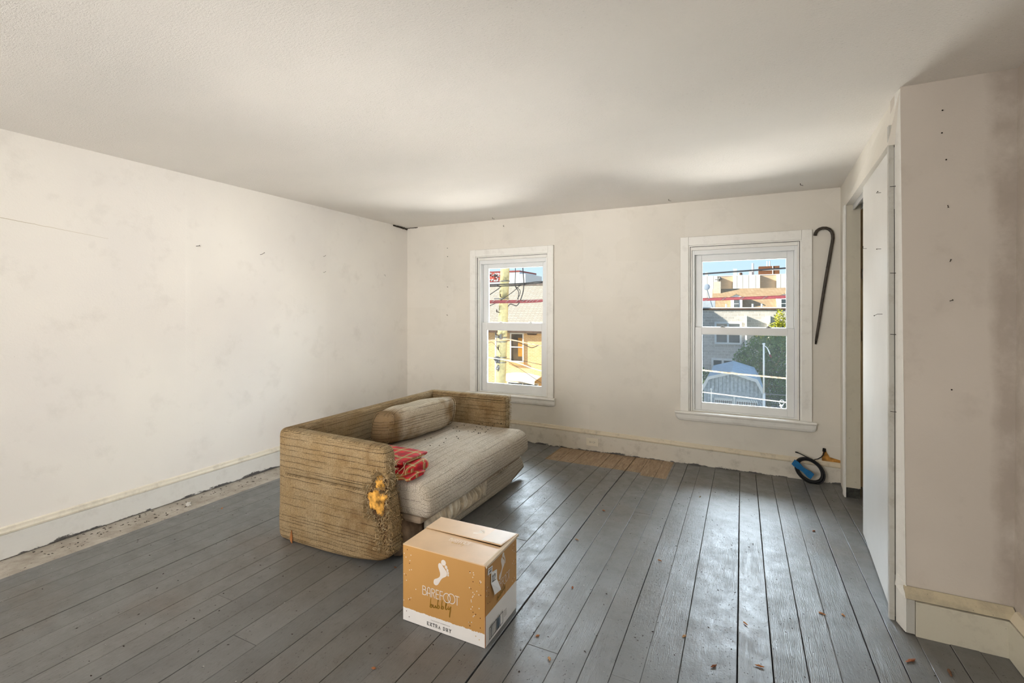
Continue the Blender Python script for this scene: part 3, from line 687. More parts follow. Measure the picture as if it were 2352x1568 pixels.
# ---------------------------------------------- electrical outlet on the far baseboard
ou = thing('wall_outlet', (-1.36, YF - 0.03, 0.05), 'white duplex electrical outlet mounted sideways on the far baseboard', 'outlet')
MB().box(-1.424, -1.296, YF - 0.0315, YF - 0.0262, 0.018, 0.096).build('cover_plate', PLASTIC, ou, bevel=0.0025)
for x in (-1.381, -1.339):
    m = MB(); m.prism([(x + 0.017 * math.cos(q), 0.057 + 0.0145 * math.sin(q)) for q in [2 * math.pi * k / 16 for k in range(16)]], 'y', YF - 0.0335, YF - 0.0315)
    rc = m.build('receptacle', PLASTIC, ou)
    m = MB(); m.box(x - 0.008, x + 0.001, YF - 0.0338, YF - 0.0334, 0.062, 0.0645); m.box(x - 0.008, x + 0.001, YF - 0.0338, YF - 0.0334, 0.0495, 0.052)
    m.prism([(x + 0.007 + 0.003 * math.cos(q), 0.057 + 0.003 * math.sin(q)) for q in [2 * math.pi * k / 8 for k in range(8)]], 'y', YF - 0.0338, YF - 0.0334)
    m.build('slot', DARKGAP, rc)
m = MB(); m.tube([(-1.36, YF - 0.0315, 0.057), (-1.36, YF - 0.0335, 0.057)], 0.0028, 10); m.build('screw', METAL, ou)

# ---------------------------------------------- cane
cn = thing('walking_cane', (0.60, YF - 0.02, 1.10), 'dark wooden cane with crook handle hung on a nail right of the larger window', 'cane')
pts = [(0.549, 2.012), (0.552, 2.030), (0.562, 2.050), (0.580, 2.064), (0.602, 2.071), (0.628, 2.069), (0.650, 2.057), (0.666, 2.036), (0.673, 2.010), (0.674, 1.980), (0.670, 1.945), (0.662, 1.895), (0.648, 1.80), (0.630, 1.68), (0.613, 1.56), (0.598, 1.45), (0.583, 1.33), (0.568, 1.22), (0.557, 1.135)]
pts = [(x, YF - 0.020, z) for x, z in pts]
rr = [0.0125] * 12 + [0.0125, 0.0125, 0.012, 0.0115, 0.011, 0.0105, 0.010]
m = MB(); m.tube(pts, rr, 12); m.build('shaft', CANEM, cn, smooth=True)
m = MB(); m.tube([(0.557, YF - 0.020, 1.135), (0.5535, YF - 0.020, 1.105)], [0.0085, 0.006], 10); m.build('ferrule', DARKMETAL, cn)
m = MB(); m.blob((0.636, YF - 0.024, 1.742), (0.011, 0.012, 0.012), 8, 6); m.build('knot', CANEM, cn, smooth=True)
m = MB(); m.tube([(0.608, YF, 2.0565), (0.608, YF - 0.035, 2.0575)], 0.0016, 6); m.tube([(0.608, YF - 0.035, 2.0575), (0.608, YF - 0.0365, 2.0575)], 0.004, 8)
m.build('cane_nail', METAL, base=(0.608, YF, 2.057), label='steel nail that holds up the hanging cane', cat='nail')

# ---------------------------------------------- coiled cable with blue tape
cb = thing('coiled_cable', (0.52, 4.62, -0.03), 'coil of black coaxial cable leaning on the far baseboard near the closet', 'cable')
cx_, cz_ = 0.505, 0.062
for q in range(8):
    r0 = 0.076 + 0.0072 * (q % 4) + random.uniform(-0.003, 0.003); yo = 4.632 - 0.0075 * (q % 2) - 0.002 * q; pts = []
    for k in range(49):
        a = 2 * math.pi * k / 48; xx = 1.10 * r0 * math.cos(a); zz = r0 * math.sin(a)
        pts.append((cx_ + xx * 0.985 - zz * 0.10 + random.uniform(-.0006, .0006), yo - 0.045 * (0.5 - 0.5 * math.sin(a)) , cz_ + zz - xx * 0.16))
    m = MB(); m.tube(pts, 0.0048, 7, False); m.build('cable_loop', RUBBER, cb, smooth=True)
m = MB(); m.tube([(0.54, 4.625, 0.150), (0.565, 4.628, 0.158), (0.59, 4.635, 0.175), (0.605, 4.64, 0.195), (0.614, 4.655, 0.225), (0.616, 4.685, 0.232)], 0.0042, 8); m.build('lead', RUBBER, cb, smooth=True)
m = MB(); m.tube([(0.52, 4.625, 0.152), (0.49, 4.625, 0.163), (0.455, 4.63, 0.178), (0.428, 4.635, 0.188)], 0.004, 8); m.tube([(0.428, 4.635, 0.188), (0.405, 4.637, 0.193)], 0.0055, 8); m.build('plug_end', RUBBER, cb, smooth=True)
m = MB(); m.tube([(0.614, 4.668, 0.214), (0.616, 4.668, 0.242)], 0.012, 4); m.build('wall_hole_grommet', DARKGAP, cb)
# tape strap wound around the left part of the coil
secs = []
for t in [k / 10 for k in range(11)]:
    x = 0.385 + 0.135 * t; z = 0.120 - 0.098 * t; d = 0.020 * (1 + 0.2 * math.sin(t * 9))
    secs.append([(x - d * 0.50, 4.588 - 0.018 * t, z - d), (x + d * 0.6, 4.585 - 0.018 * t, z + d), (x + d * 0.6, 4.597 - 0.018 * t, z + d), (x - d * 0.50, 4.600 - 0.018 * t, z - d)])
m = MB(); m.loft(secs, True, True, False); m.build('tape_strap', BLUETAPE, cb, label='blue painter tape wrapped around the coil')

# ---------------------------------------------- sofa
SB = (-2.10, 2.80, 0.0)
sofa = thing('loveseat', SB, 'worn tan tweed loveseat with torn arm and exposed yellow foam', 'sofa')
# back
m = MB(); slab(m, roundpoly([(1.975, 0.01), (3.585, 0.01), (3.585, 0.668), (1.975, 0.668)], [0.04, 0.04, 0.045, 0.045]), 'x', -2.553, -2.482, 0.028); m.build('backrest', TWEED, sofa, smooth=True)
# near arm (two padded panels meeting at a crease), far arm
m = MB()
slab(m, roundpoly([(-2.515, 0.398), (-1.702, 0.402), (-1.716, 0.652), (-2.545, 0.668)], [0.036, 0.036, 0.06, 0.055]), 'y', 1.970, 2.066, 0.026)
slab(m, roundpoly([(-2.540, 0.004), (-2.40, 0.000), (-2.13, 0.000), (-1.93, 0.010), (-1.74, 0.040), (-1.668, 0.085), (-1.672, 0.25), (-1.698, 0.404), (-2.512, 0.400), (-2.548, 0.15)], [0.045, 0.05, 0.05, 0.05, 0.05, 0.045, 0.05, 0.036, 0.036, 0.05]), 'y', 1.967, 2.070, 0.024)
arm1 = m.build('armrest', TWEED, sofa, smooth=True)
m = MB(); slab(m, roundpoly([(-2.55, 0.01), (-1.76, 0.05), (-1.758, 0.671), (-2.55, 0.668)], [0.04, 0.04, 0.035, 0.04]), 'y', 3.490, 3.588, 0.028); arm2 = m.build('armrest', TWEED, sofa, smooth=True)
# seat base
MB().box(-2.44, -1.725, 2.08, 3.48, 0.04, 0.19).build('seat_base', BROWNCLOTH, sofa, bevel=0.01)
m = MB(); slab(m, roundpoly([(2.30, 0.012), (3.36, 0.002), (3.66, 0.060), (3.585, 0.180), (2.30, 0.110)], [0.035, 0.05, 0.035, 0.035, 0.035]), 'x', -1.722, -1.655, 0.020); m.build('front_rail', TWEED_S, sofa, smooth=True)
# seat cushion: rounded, crowned, sagging
def rrect(x0, x1, z0, z1, rad, seg=7, nt=14, crown=0.0, lift=0.0):
    pts = []
    def corner(cx, cz, r, a0):
        for k in range(seg + 1):
            a = a0 + math.pi / 2 * k / seg; pts.append((cx + r * math.cos(a), cz + r * math.sin(a)))
    rb, rf, rt, rk = rad        # bottom-front, top-front, top-back, bottom-back
    corner(x1 - rb, z0 + rb, rb, -math.pi / 2)
    for k in range(1, 3): pts.append((x1, z0 + rb + (z1 - rf - z0 - rb) * k / 3))
    corner(x1 - rf, z1 - rf, rf, 0)
    for k in range(1, nt): pts.append((x1 - rf + (x0 + rt - x1 + rf) * k / nt, z1))
    corner(x0 + rt, z1 - rt, rt, math.pi / 2)
    pts.append((x0, (z0 + z1) / 2))
    corner(x0 + rk, z0 + rk, rk, math.pi)
    for k in range(1, nt): pts.append((x0 + rk + (x1 - rb - x0 - rk) * k / nt, z0))
    return pts
secs = []; ya, yb = 2.125, 3.486; NS = 44; RE = 0.034
st = [(ya + RE * (1 - math.cos(math.pi / 2 * k / 6)), RE * (1 - math.sin(math.pi / 2 * k / 6))) for k in range(7)]
st += [(ya + RE + (yb - ya - 2 * RE) * k / NS, 0) for k in range(1, NS)]
st += [(yb - a + ya, b) for a, b in [(ya + RE * (1 - math.cos(math.pi / 2 * k / 6)), RE * (1 - math.sin(math.pi / 2 * k / 6))) for k in range(7)][::-1]]
for y, ins in [(st[0][0], st[0][1] + 0.012)] + st + [(st[-1][0], st[-1][1] + 0.012)]:
    t = (y - ya) / (yb - ya)
    z0 = 0.238 + 0.020 * t; z1 = 0.424 + 0.008 * math.sin(math.pi * t); x1 = -1.540 - 0.006 * t + 0.018 * math.sin(math.pi * t) + 0.006 * math.sin(9 * t)
    sec = rrect(-2.42 + ins, x1 - ins, z0 + ins * 0.8, z1 - ins, tuple(r_ * max(0.4, 1 - ins / 0.06) for r_ in (0.035, 0.085, 0.03, 0.02)), nt=16)
    q = []
    for x, z in sec:
        if z > z1 - ins - 0.05:
            z += 0.026 * math.exp(-((x + 1.80) / 0.20) ** 2) * math.sin(math.pi * min(1, max(0, t))) ** 0.7 + 0.010 * noise.noise(Vector((x * 3, y * 3, 1)))
        if x > -1.75: x += 0.012 * noise.noise(Vector((0, y * 4, z * 5)))
        q.append((x, y, z))
    secs.append(q)
m = MB(); m.loft(secs, True, True, True); m.build('seat_cushion', TWEED_S, sofa, smooth=True)
MB().box(-2.30, -1.60, 2.135, 3.45, 0.195, 0.242).build('cushion_lining', simple('taupe_lining', srgb(160, 142, 122), 0.9, 0.08), sofa, bevel=0.02)
# torn cream lining bulging out below the cushion
def drape(y0, y1, x0, z0, z1, n, amp, seed, bul=0.04):
    secs = []
    for k in range(n + 1):
        t = k / n; y = y0 + (y1 - y0) * t; env = math.sin(math.pi * t) ** 0.5
        f = amp * (math.sin(t * 44 + seed + 2.5 * math.sin(t * 9)) + 0.6 * math.sin(t * 97 + seed * 2) + 0.4 * math.sin(t * 163)); ring = []
        for j in range(13):
            a = j / 12; z = z0 + (z1 - z0) * a + 0.012 * noise.noise(Vector((t * 6, a, seed)))
            ring.append((x0 + env * bul * math.sin(math.pi * a) + f * math.sin(math.pi * a) * env, y + 0.02 * math.sin(a * 3 + seed + t * 9), z))
        ring += [(x0 - 0.03, y, z1), (x0 - 0.03, y, z0)]
        secs.append(ring)
    mb = MB(); mb.loft(secs, True, True, False); return mb
drape(2.24, 2.93, -1.625, 0.085, 0.245, 150, 0.014, 1.0, 0.05).build('torn_lining', LINING, sofa, smooth=True)
drape(2.98, 3.30, -1.655, 0.150, 0.255, 90, 0.012, 4.0, 0.045).build('torn_lining', LINING, sofa, smooth=True)
drape(2.085, 2.36, -1.715, 0.020, 0.205, 30, 0.004, 7.0, 0.045).build('dust_cover', BROWNCLOTH, sofa, smooth=True)
m = MB(); m.tube([(-1.66, 3.28, 0.20), (-1.645, 3.36, 0.215), (-1.65, 3.46, 0.205), (-1.662, 3.575, 0.172)], [0.009, 0.007, 0.006, 0.004], 6); m.build('torn_strip', LINING, sofa, smooth=True)
# hole in the near arm: torn backing, foam, loose threads
yf_ = 1.964
m = MB(); pl = [(-1.80, 0.31), (-1.755, 0.25), (-1.73, 0.17), (-1.705, 0.14), (-1.69, 0.16), (-1.692, 0.35), (-1.712, 0.50), (-1.745, 0.51), (-1.775, 0.485), (-1.81, 0.43), (-1.84, 0.38)]
m.prism(roundpoly(pl, 0.02, 3, 0.03), 'y', yf_ + 0.001, yf_ + 0.02); hole = m.build('torn_patch', TORN, arm1)
m = MB(); m.blob((-1.768, yf_ + 0.002, 0.375), (0.050, 0.014, 0.058), 26, 16, 0.7, 3.0); m.blob((-1.735, yf_ + 0.002, 0.335), (0.030, 0.013, 0.045), 18, 12, 0.6, 5.0); m.blob((-1.715, yf_, 0.395), (0.030, 0.014, 0.018), 14, 8, 0.8, 9.0); m.build('foam', FOAM, arm1, smooth=True)
m = MB(); m.blob((-1.738, yf_, 0.472), (0.030, 0.014, 0.034), 16, 12, 0.9, 8.0); m.build('foam', FOAM, arm1, smooth=True)
def strands(mb, nN, fn, L=(0.015, 0.05), wd=0.0016, down=0.6, outv=Vector((0, -1, 0)), seed=1):
    rs = random.Random(seed)
    for _ in range(nN):
        p = Vector(fn(rs)); d = Vector((rs.uniform(-1, 1), rs.uniform(-0.3, 0.3), rs.uniform(-1.2, 1) - down)).normalized()
        d = (d + outv * rs.uniform(0, 0.8)).normalized(); l = rs.uniform(*L); side = d.cross(outv + Vector((0.01, 0.01, 0.02))).normalized() * wd * rs.uniform(0.6, 1.5)
        n_ = 4; c = []
        cur = Vector((rs.uniform(-1, 1), rs.uniform(-0.5, 0.5), rs.uniform(-1, 1))) * 0.6
        for k in range(n_ + 1):
            t = k / n_; c.append(p + d * l * t + cur * l * t * t + outv * 0.006 * math.sin(math.pi * t))
        i = len(mb.v)
        for k, q in enumerate(c):
            s_ = side * (1 - 0.5 * k / n_); mb.v += [tuple(q - s_), tuple(q + s_), tuple(q + outv * wd)]
        for k in range(n_):
            a = i + 3 * k
            mb.f += [(a, a + 3, a + 5, a + 2), (a + 2, a + 5, a + 4, a + 1), (a + 1, a + 4, a + 3, a)]
def reg1(rs):
    while True:
        x, z = rs.uniform(-1.86, -1.675), rs.uniform(0.10, 0.53)
        c = -1.755; w_ = 0.10 if z > 0.26 else 0.055
        if z > 0.46: w_ = 0.06; c = -1.735
        if z < 0.26: c = -1.715
        if abs(x - c) < w_ and ((x + 1.765) / 0.054) ** 2 + ((z - 0.370) / 0.062) ** 2 > 1 and ((x + 1.738) / 0.026) ** 2 + ((z - 0.470) / 0.022) ** 2 > 1: return (x, yf_, z)
m = MB(); strands(m, 900, reg1, (0.007, 0.020), 0.0014, 0.6, seed=3); m.build('frayed_threads', THREAD, arm1, kind='stuff')
m = MB(); strands(m, 170, reg1, (0.008, 0.024), 0.0014, 0.6, seed=5)
strands(m, 150, lambda rs: (-1.702, rs.uniform(1.975, 2.06), rs.uniform(0.36, 0.60)), (0.004, 0.012), 0.0014, 0.4, Vector((1, -0.3, 0)), 9); m.build('pale_threads', THREADW, arm1, kind='stuff')
m = MB(); strands(m, 260, lambda rs: ((lambda z: (-1.672 - 0.026 * max(0, (z - 0.25) / 0.15), rs.uniform(1.968, 2.066), z))(rs.uniform(0.10, 0.47))), (0.005, 0.014), 0.0016, 0.8, Vector((1, -0.3, 0)), 11); m.build('frayed_threads', THREAD, arm1, kind='stuff')
m = MB(); strands(m, 500, lambda rs: (rs.uniform(-1.762, -1.754), rs.uniform(3.50, 3.585), rs.uniform(0.43, 0.67)), (0.006, 0.018), 0.0013, 0.2, Vector((1, -0.2, 0.2)), 13); m.build('frayed_edge', THREADW, arm2, kind='stuff')
m = MB(); m.prism([(-2.43, 0.028), (-2.418, 0.078), (-2.409, 0.040), (-2.412, -0.0), (-2.425, 0.01)], 'y', 1.960, 1.964); m.build('torn_flap', simple('orange_tatter', srgb(160, 104, 60), 0.9), arm1)
# crumbs on the seat
m = MB(); rs = random.Random(21)
for k in range(46):
    x, y = rs.uniform(-2.1, -1.68), rs.uniform(2.35, 3.45)
    if k < 22: x, y = rs.uniform(-1.95, -1.75), rs.uniform(3.0, 3.45)
    m.blob((x, y, 0.443 + 0.020 * math.exp(-((x + 1.80) / 0.20) ** 2)), (rs.uniform(0.002, 0.006), rs.uniform(0.002, 0.005), 0.003), 6, 4, 0.5, k)
m.build('seat_crumbs', GRIT, base=(-1.9, 3.0, 0.44), kind='stuff', label='dark crumbs and droppings scattered on the loveseat cushion', cat='debris')

# bolster cushion leaning on the back
pb = thing('bolster_cushion', (-2.245, 2.955, 0.424), 'stained tweed bolster cushion leaning against the loveseat back', 'cushion')
pb.rotation_euler = (0, R(-7), R(-7)); pb['_base'] = (0, 0, 0)
secs = []; L = 0.75; N = 36
for k in range(N + 1):
    a = math.pi * k / N; s_ = -math.cos(a); y = s_ * L / 2; q = (1 - abs(s_) ** 5.0) ** (1 / 3.2)
    q = max(q, 0.05); ring = []
    for j in range(44):
        th = 2 * math.pi * j / 44; c_, n_ = math.cos(th), math.sin(th)
        ex = 2 / 3.2
        x = 0.128 * math.copysign(abs(c_) ** ex, c_) * q; z = 0.130 * math.copysign(abs(n_) ** ex, n_) * q
        z += 0.004 * math.sin(y * 22)
        ring.append((x + 0.015 * (z / 0.12), y + 0.02 * (z / 0.12), z + 0.130 + 0.006 * noise.noise(Vector((x * 8, y * 6, z * 8)))))
    secs.append(ring)
m = MB(); m.loft(secs, True, True, False); m.build('cover', TWEED_P, pb, base=(0, 0, 0), smooth=True)
for y, q in ((-0.335, 0.86), (0.335, 0.86)):
    pts = []; m = MB()
    for j in range(45):
        th = 2 * math.pi * j / 44; c_, n_ = math.cos(th), math.sin(th); ex = 2 / 3.2
        x = 0.128 * math.copysign(abs(c_) ** ex, c_) * q; z = 0.130 * math.copysign(abs(n_) ** ex, n_) * q
        pts.append((x + 0.015 * (z / 0.12), y + 0.02 * (z / 0.12), z + 0.130))
    m.tube(pts, 0.0035, 6, False); m.build('piping', TWEED_P, pb, base=(0, 0, 0), smooth=True)

# folded red plaid cloth
pc = thing('plaid_cloth', (-2.0, 2.25, 0.44), 'folded red plaid cloth lying on the seat against the torn arm', 'cloth')
def fold(y0, y1, zb, zt, x0, x1, seed, wav=0.006, taper=0.0):
    secs = []; n = 34
    for k in range(n + 1):
        t = k / n; x = x0 + (x1 - x0) * t; ring = []
        e_ = 1.0 if t < 0.96 else 1.0 - 0.35 * ((t - 0.96) / 0.04) ** 2
        for j in range(36):
            a = 2 * math.pi * j / 36; c_, s_ = math.cos(a), math.sin(a)
            yy = (y0 + y1) / 2 + (y1 - y0) / 2 * math.copysign(abs(c_) ** 0.55, c_) * e_
            zz = (zb + zt) / 2 + (zt - zb) / 2 * math.copysign(abs(s_) ** 0.65, s_) * e_
            if c_ < 0: yy += wav * math.sin(t * 23 + seed + zz * 60) + 0.006 * noise.noise(Vector((x * 22, zz * 18, seed)))
            zz += wav * 0.8 * noise.noise(Vector((x * 9, yy * 9, seed))) * (1 if s_ > 0 else 0) - taper * t * (1 if s_ > 0 else 0)
            ring.append((x + 0.012 * noise.noise(Vector((0, yy * 20, zz * 20 + seed))) * t, yy, zz))
        secs.append(ring)
    mb = MB(); mb.loft(secs, True, True, True); return mb
fold(2.105, 2.340, 0.436, 0.510, -2.18, -1.680, 1.0, 0.009).build('folded_layer', PLAID, pc, smooth=True)
fold(2.120, 2.385, 0.507, 0.536, -2.16, -1.722, 4.0, 0.006, 0.004).build('folded_layer', PLAID, pc, smooth=True)
fold(2.090, 2.260, 0.438, 0.468, -2.00, -1.652, 11.0, 0.010).build('folded_layer', PLAID, pc, smooth=True)
m = MB()
for k, x in enumerate((-1.79, -1.765, -1.725, -1.715)):
    pts = []
    for j in range(14):
        t = j / 13; a = -0.4 + 2.3 * t
        pts.append((x + 0.016 * math.sin(t * 5 + k * 1.7), 2.118 - 0.018 * math.cos(a) + 0.02 * t * t, 0.445 + 0.082 * t))
    m.tube(pts, 0.0022, 6)
for yy, zz in ((2.125, 0.523), (2.110, 0.502)):
    m.tube([(-1.95 + 0.027 * j, yy - 0.004 + 0.005 * math.sin(j * 1.1), zz + 0.004 * math.sin(j * 0.8)) for j in range(9)], 0.0022, 6)
m.build('cord_trim', THREADW, pc, smooth=True)

# ---------------------------------------------- cardboard wine box
bx0, bx1, by0, by1, bh = -1.370, -0.948, 1.697, 1.998, 0.341
wb = thing('cardboard_box', ((bx0 + bx1) / 2, (by0 + by1) / 2, 0), 'tan and white printed cardboard wine box in the foreground', 'box')
m = MB(); m.box(bx0, bx1, by0, by1, 0.001, bh - 0.004); m.build('carton_body', CARD, wb, bevel=0.0015)
ysplit = 1.862
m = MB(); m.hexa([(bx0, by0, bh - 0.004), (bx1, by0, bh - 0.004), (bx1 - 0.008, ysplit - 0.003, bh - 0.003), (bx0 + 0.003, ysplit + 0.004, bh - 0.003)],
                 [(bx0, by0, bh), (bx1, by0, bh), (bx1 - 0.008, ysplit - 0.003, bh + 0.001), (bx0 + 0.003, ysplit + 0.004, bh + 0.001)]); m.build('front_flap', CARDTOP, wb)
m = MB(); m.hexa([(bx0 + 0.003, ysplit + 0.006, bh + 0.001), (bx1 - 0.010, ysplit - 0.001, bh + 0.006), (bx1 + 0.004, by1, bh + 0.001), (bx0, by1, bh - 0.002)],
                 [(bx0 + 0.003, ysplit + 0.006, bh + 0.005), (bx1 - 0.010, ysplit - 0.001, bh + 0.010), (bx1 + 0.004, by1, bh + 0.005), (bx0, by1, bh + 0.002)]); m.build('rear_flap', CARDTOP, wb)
m = MB(); m.box(bx0 + 0.01, bx1 - 0.02, ysplit - 0.004, ysplit + 0.008, bh - 0.0035, bh - 0.0015); m.build('flap_gap', DARKGAP, wb)
m = MB(); m.hexa([(bx1 - 0.010, by0 + 0.004, bh - 0.006), (bx1 + 0.006, by0 + 0.002, bh - 0.012), (bx1 + 0.010, by1 + 0.004, bh - 0.006), (bx1 - 0.008, by1, bh - 0.006)],
                 [(bx1 - 0.008, by0 + 0.004, bh + 0.002), (bx1 + 0.006, by0 + 0.002, bh - 0.004), (bx1 + 0.010, by1 + 0.004, bh + 0.004), (bx1 - 0.008, by1, bh + 0.004)]); m.build('side_flap_edge', CARDIN, wb)
m = MB(); m.box(bx1 - 0.0005, bx1 + 0.0015, by0 - 0.001, by0 + 0.003, 0.004, bh - 0.006); m.build('corner_crease', simple('scuffed_corner', srgb(150, 96, 48), 0.8), wb)

FRONT = lambda a, b, o=0.0: (a, by0 - 0.0006 - o, b)
SIDE = lambda a, b, o=0.0: (bx1 + 0.0008 + o, a, b)
TOPF = lambda a, b, o=0.0: (a, b, bh + 0.0017 + o)
RC = [0]
def ribbon(mb, pts, wd, fn, o=0.0, th=0.0004):
    RC[0] = (RC[0] + 1) % 24; o = o + RC[0] * 0.00003
    P_ = [Vector(p) for p in pts]; L_, R_ = [], []
    for k, p in enumerate(P_):
        t = (P_[min(k + 1, len(P_) - 1)] - P_[max(k - 1, 0)]); t = t.normalized() if t.length > 1e-9 else Vector((1, 0)); nrm = Vector((-t.y, t.x))
        w_ = wd[k] if isinstance(wd, (list, tuple)) else wd
        L_.append(p + nrm * w_ / 2); R_.append(p - nrm * w_ / 2)
    for k in range(len(P_) - 1):
        a, b, c, d = R_[k], R_[k + 1], L_[k + 1], L_[k]
        mb.face([fn(q.x, q.y, o + th + (k % 3) * 0.00001) for q in (a, b, c, d)])
def poly(mb, pts, fn, o=0.0, th=0.0004): mb.face([fn(x, y, o + th) for x, y in pts])
def disc(mb, cx, cy, rx, ry, fn, o=0.0, n=12, rot=0.0):
    poly(mb, [(cx + rx * math.cos(q) * math.cos(rot) - ry * math.sin(q) * math.sin(rot), cy + rx * math.cos(q) * math.sin(rot) + ry * math.sin(q) * math.cos(rot)) for q in [2 * math.pi * k / n for k in range(n)]], fn, o)
def smoothpath(pts, it=3, closed=False):
    for _ in range(it):
        o = []; n = len(pts)
        rng = range(n) if closed else range(n - 1)
        if not closed: o.append(pts[0])
        for k in rng:
            a, b = pts[k], pts[(k + 1) % n]
            o += [(a[0] * .75 + b[0] * .25, a[1] * .75 + b[1] * .25), (a[0] * .25 + b[0] * .75, a[1] * .25 + b[1] * .75)]
        if not closed: o.append(pts[-1])
        pts = o
    return pts
FOOT = [(-1.2045, 0.207), (-1.201, 0.224), (-1.184, 0.231), (-1.171, 0.241), (-1.168, 0.254), (-1.174, 0.270), (-1.180, 0.284), (-1.178, 0.298), (-1.166, 0.302), (-1.157, 0.293), (-1.149, 0.284), (-1.141, 0.277), (-1.134, 0.268), (-1.134, 0.256), (-1.141, 0.248), (-1.154, 0.241), (-1.164, 0.232), (-1.175, 0.212), (-1.185, 0.200), (-1.197, 0.199)]
TOES = [(-1.1515, 0.3065, 0.0125, 0.0125), (-1.1385, 0.2905, 0.0068, 0.0078), (-1.1315, 0.2785, 0.0055, 0.0068), (-1.1285, 0.268, 0.0048, 0.0058), (-1.128, 0.2585, 0.0040, 0.0052)]
def foot(fn, cx, cz, sx_, sz_, mat, o=0.0, shear=0.0):
    mb = MB(); f = lambda x, z: (cx + (x + 1.16) * sx_ + shear * (z - 0.25), cz + (z - 0.25) * sz_)
    mb.face([fn(*f(x, z), o) for x, z in smoothpath(FOOT, 2, True)][::-1])
    for x, z, a, b in TOES: disc(mb, *f(x, z), a * abs(sx_), b * abs(sz_), fn, o, 14)
    return mb.build('footprint_emblem', mat, wb)
LET = {}
def letters(fn, ox, oz, sx_, sz_, mat, wd=0.0034, o=0.0):
    f = lambda x, z: (ox + (x + 1.262) * sx_, oz + (z - 0.142) * sz_); mb = MB(); T, Bm = 0.182, 0.142
    def st(*pts): ribbon(mb, [f(*p) for p in pts], wd * sx_ if sx_ > 0 else wd, fn, o)
    def arc(cx, cz, rx, rz, a0, a1, n=14): st(*[(cx + rx * math.cos(R(a0 + (a1 - a0) * k / n)), cz + rz * math.sin(R(a0 + (a1 - a0) * k / n))) for k in range(n + 1)])
    st((-1.2605, Bm), (-1.2605, T)); st((-1.2605, T - .0015), (-1.253, T - .0015)); arc(-1.253, 0.173, 0.008, 0.0075, 90, -90); st((-1.2605, 0.1655), (-1.251, 0.1655)); arc(-1.251, 0.1545, 0.0105, 0.011, 90, -90); st((-1.2605, Bm + .0015), (-1.251, Bm + .0015))
    st((-1.2365, Bm), (-1.2345, 0.175), (-1.231, T - 0.001), (-1.225, T - 0.001), (-1.2215, 0.175), (-1.2195, Bm)); st((-1.2355, 0.156), (-1.2205, 0.156))
    st((-1.2125, Bm), (-1.2125, T)); st((-1.2125, T - .0015), (-1.205, T - .0015)); arc(-1.205, 0.172, 0.008, 0.0085, 90, -90); st((-1.2125, 0.1635), (-1.205, 0.1635)); st((-1.206, 0.1635), (-1.1975, Bm))
    st((-1.1895, Bm), (-1.1895, T))
    for z in (T - .0015, 0.163, Bm + .0015): st((-1.1895, z), (-1.176, z))
    st((-1.169, Bm), (-1.169, T))
    for z in (T - .0015, 0.163): st((-1.169, z), (-1.155, z))
    arc(-1.1335, 0.160, 0.0175, 0.0195, 0, 360, 28); arc(-1.1105, 0.163, 0.0180, 0.0205, 0, 360, 28)
    st((-1.0935, T - .0015), (-1.0715, T - .0015)); st((-1.0825, Bm), (-1.0825, T))
    return mb.build('brand_lettering', mat, wb)
def script_word(fn, ox, oz, sx_, sz_, mat, o=0.0004, slope=0.16, wd=0.0036):
    # b u b b l y
    st = []
    def b(x): return [[(x + .006, .040), (x + .003, .018), (x + .001, .0), (x + .001, .004), (x + .006, .014), (x + .011, .012), (x + .011, .002), (x + .004, -.001), (x + .002, .004)]]
    st += b(0.0)
    st += [[(0.016, .014), (0.016, .003), (0.020, .000), (0.026, .006), (0.028, .014), (0.027, .003), (0.031, .001), (0.034, .006)]]
    st += b(0.034); st += b(0.053)
    st += [[(0.072, .006), (0.079, .024), (0.081, .036), (0.077, .036), (0.074, .012), (0.075, .001), (0.080, .001), (0.084, .008)]]
    st += [[(0.087, .016), (0.086, .005), (0.091, .002), (0.098, .016)], [(0.099, .017), (0.096, -.002), (0.093, -.018), (0.0925, -.030)]]
    mb = MB()
    for s_ in st:
        q = smoothpath([(ox + x * sx_, oz + (z + slope * x) * sz_) for x, z in s_], 2); n = len(q)
        ribbon(mb, q, [wd * abs(sz_) * (0.75 + 0.4 * math.sin(3.1 * k / n)) for k in range(n)], fn, o)
    return mb.build('script_lettering', mat, wb)
def text(s_, size, mat, fn, ox, oz, name, width=None, o=0.0, parent=None):
    cu = bpy.data.curves.new('txt', 'FONT'); cu.body = s_; cu.size = size; ob = bpy.data.objects.new('txt', cu); COL.objects.link(ob)
    dg = bpy.context.evaluated_depsgraph_get(); dg.update(); me = bpy.data.meshes.new_from_object(ob.evaluated_get(dg))
    bpy.data.objects.remove(ob); mb = MB(); xs = [v.co.x for v in me.vertices]; w_ = max(xs) - min(xs); k = (width / w_) if width else 1
    mb.v = [fn(ox + (v.co.x - min(xs)) * k, oz + v.co.y, 0.0004 + o) for v in me.vertices]; mb.f = [tuple(p.vertices) for p in me.polygons]
    bpy.data.meshes.remove(me); return mb.build(name, mat, parent or wb)
foot(FRONT, -1.16, 0.25, 1, 1, INKW)
letters(FRONT, -1.262, 0.142, 1, 1, INKW)
script_word(FRONT, -1.223, 0.096, 1.10, 1.0, INKG)
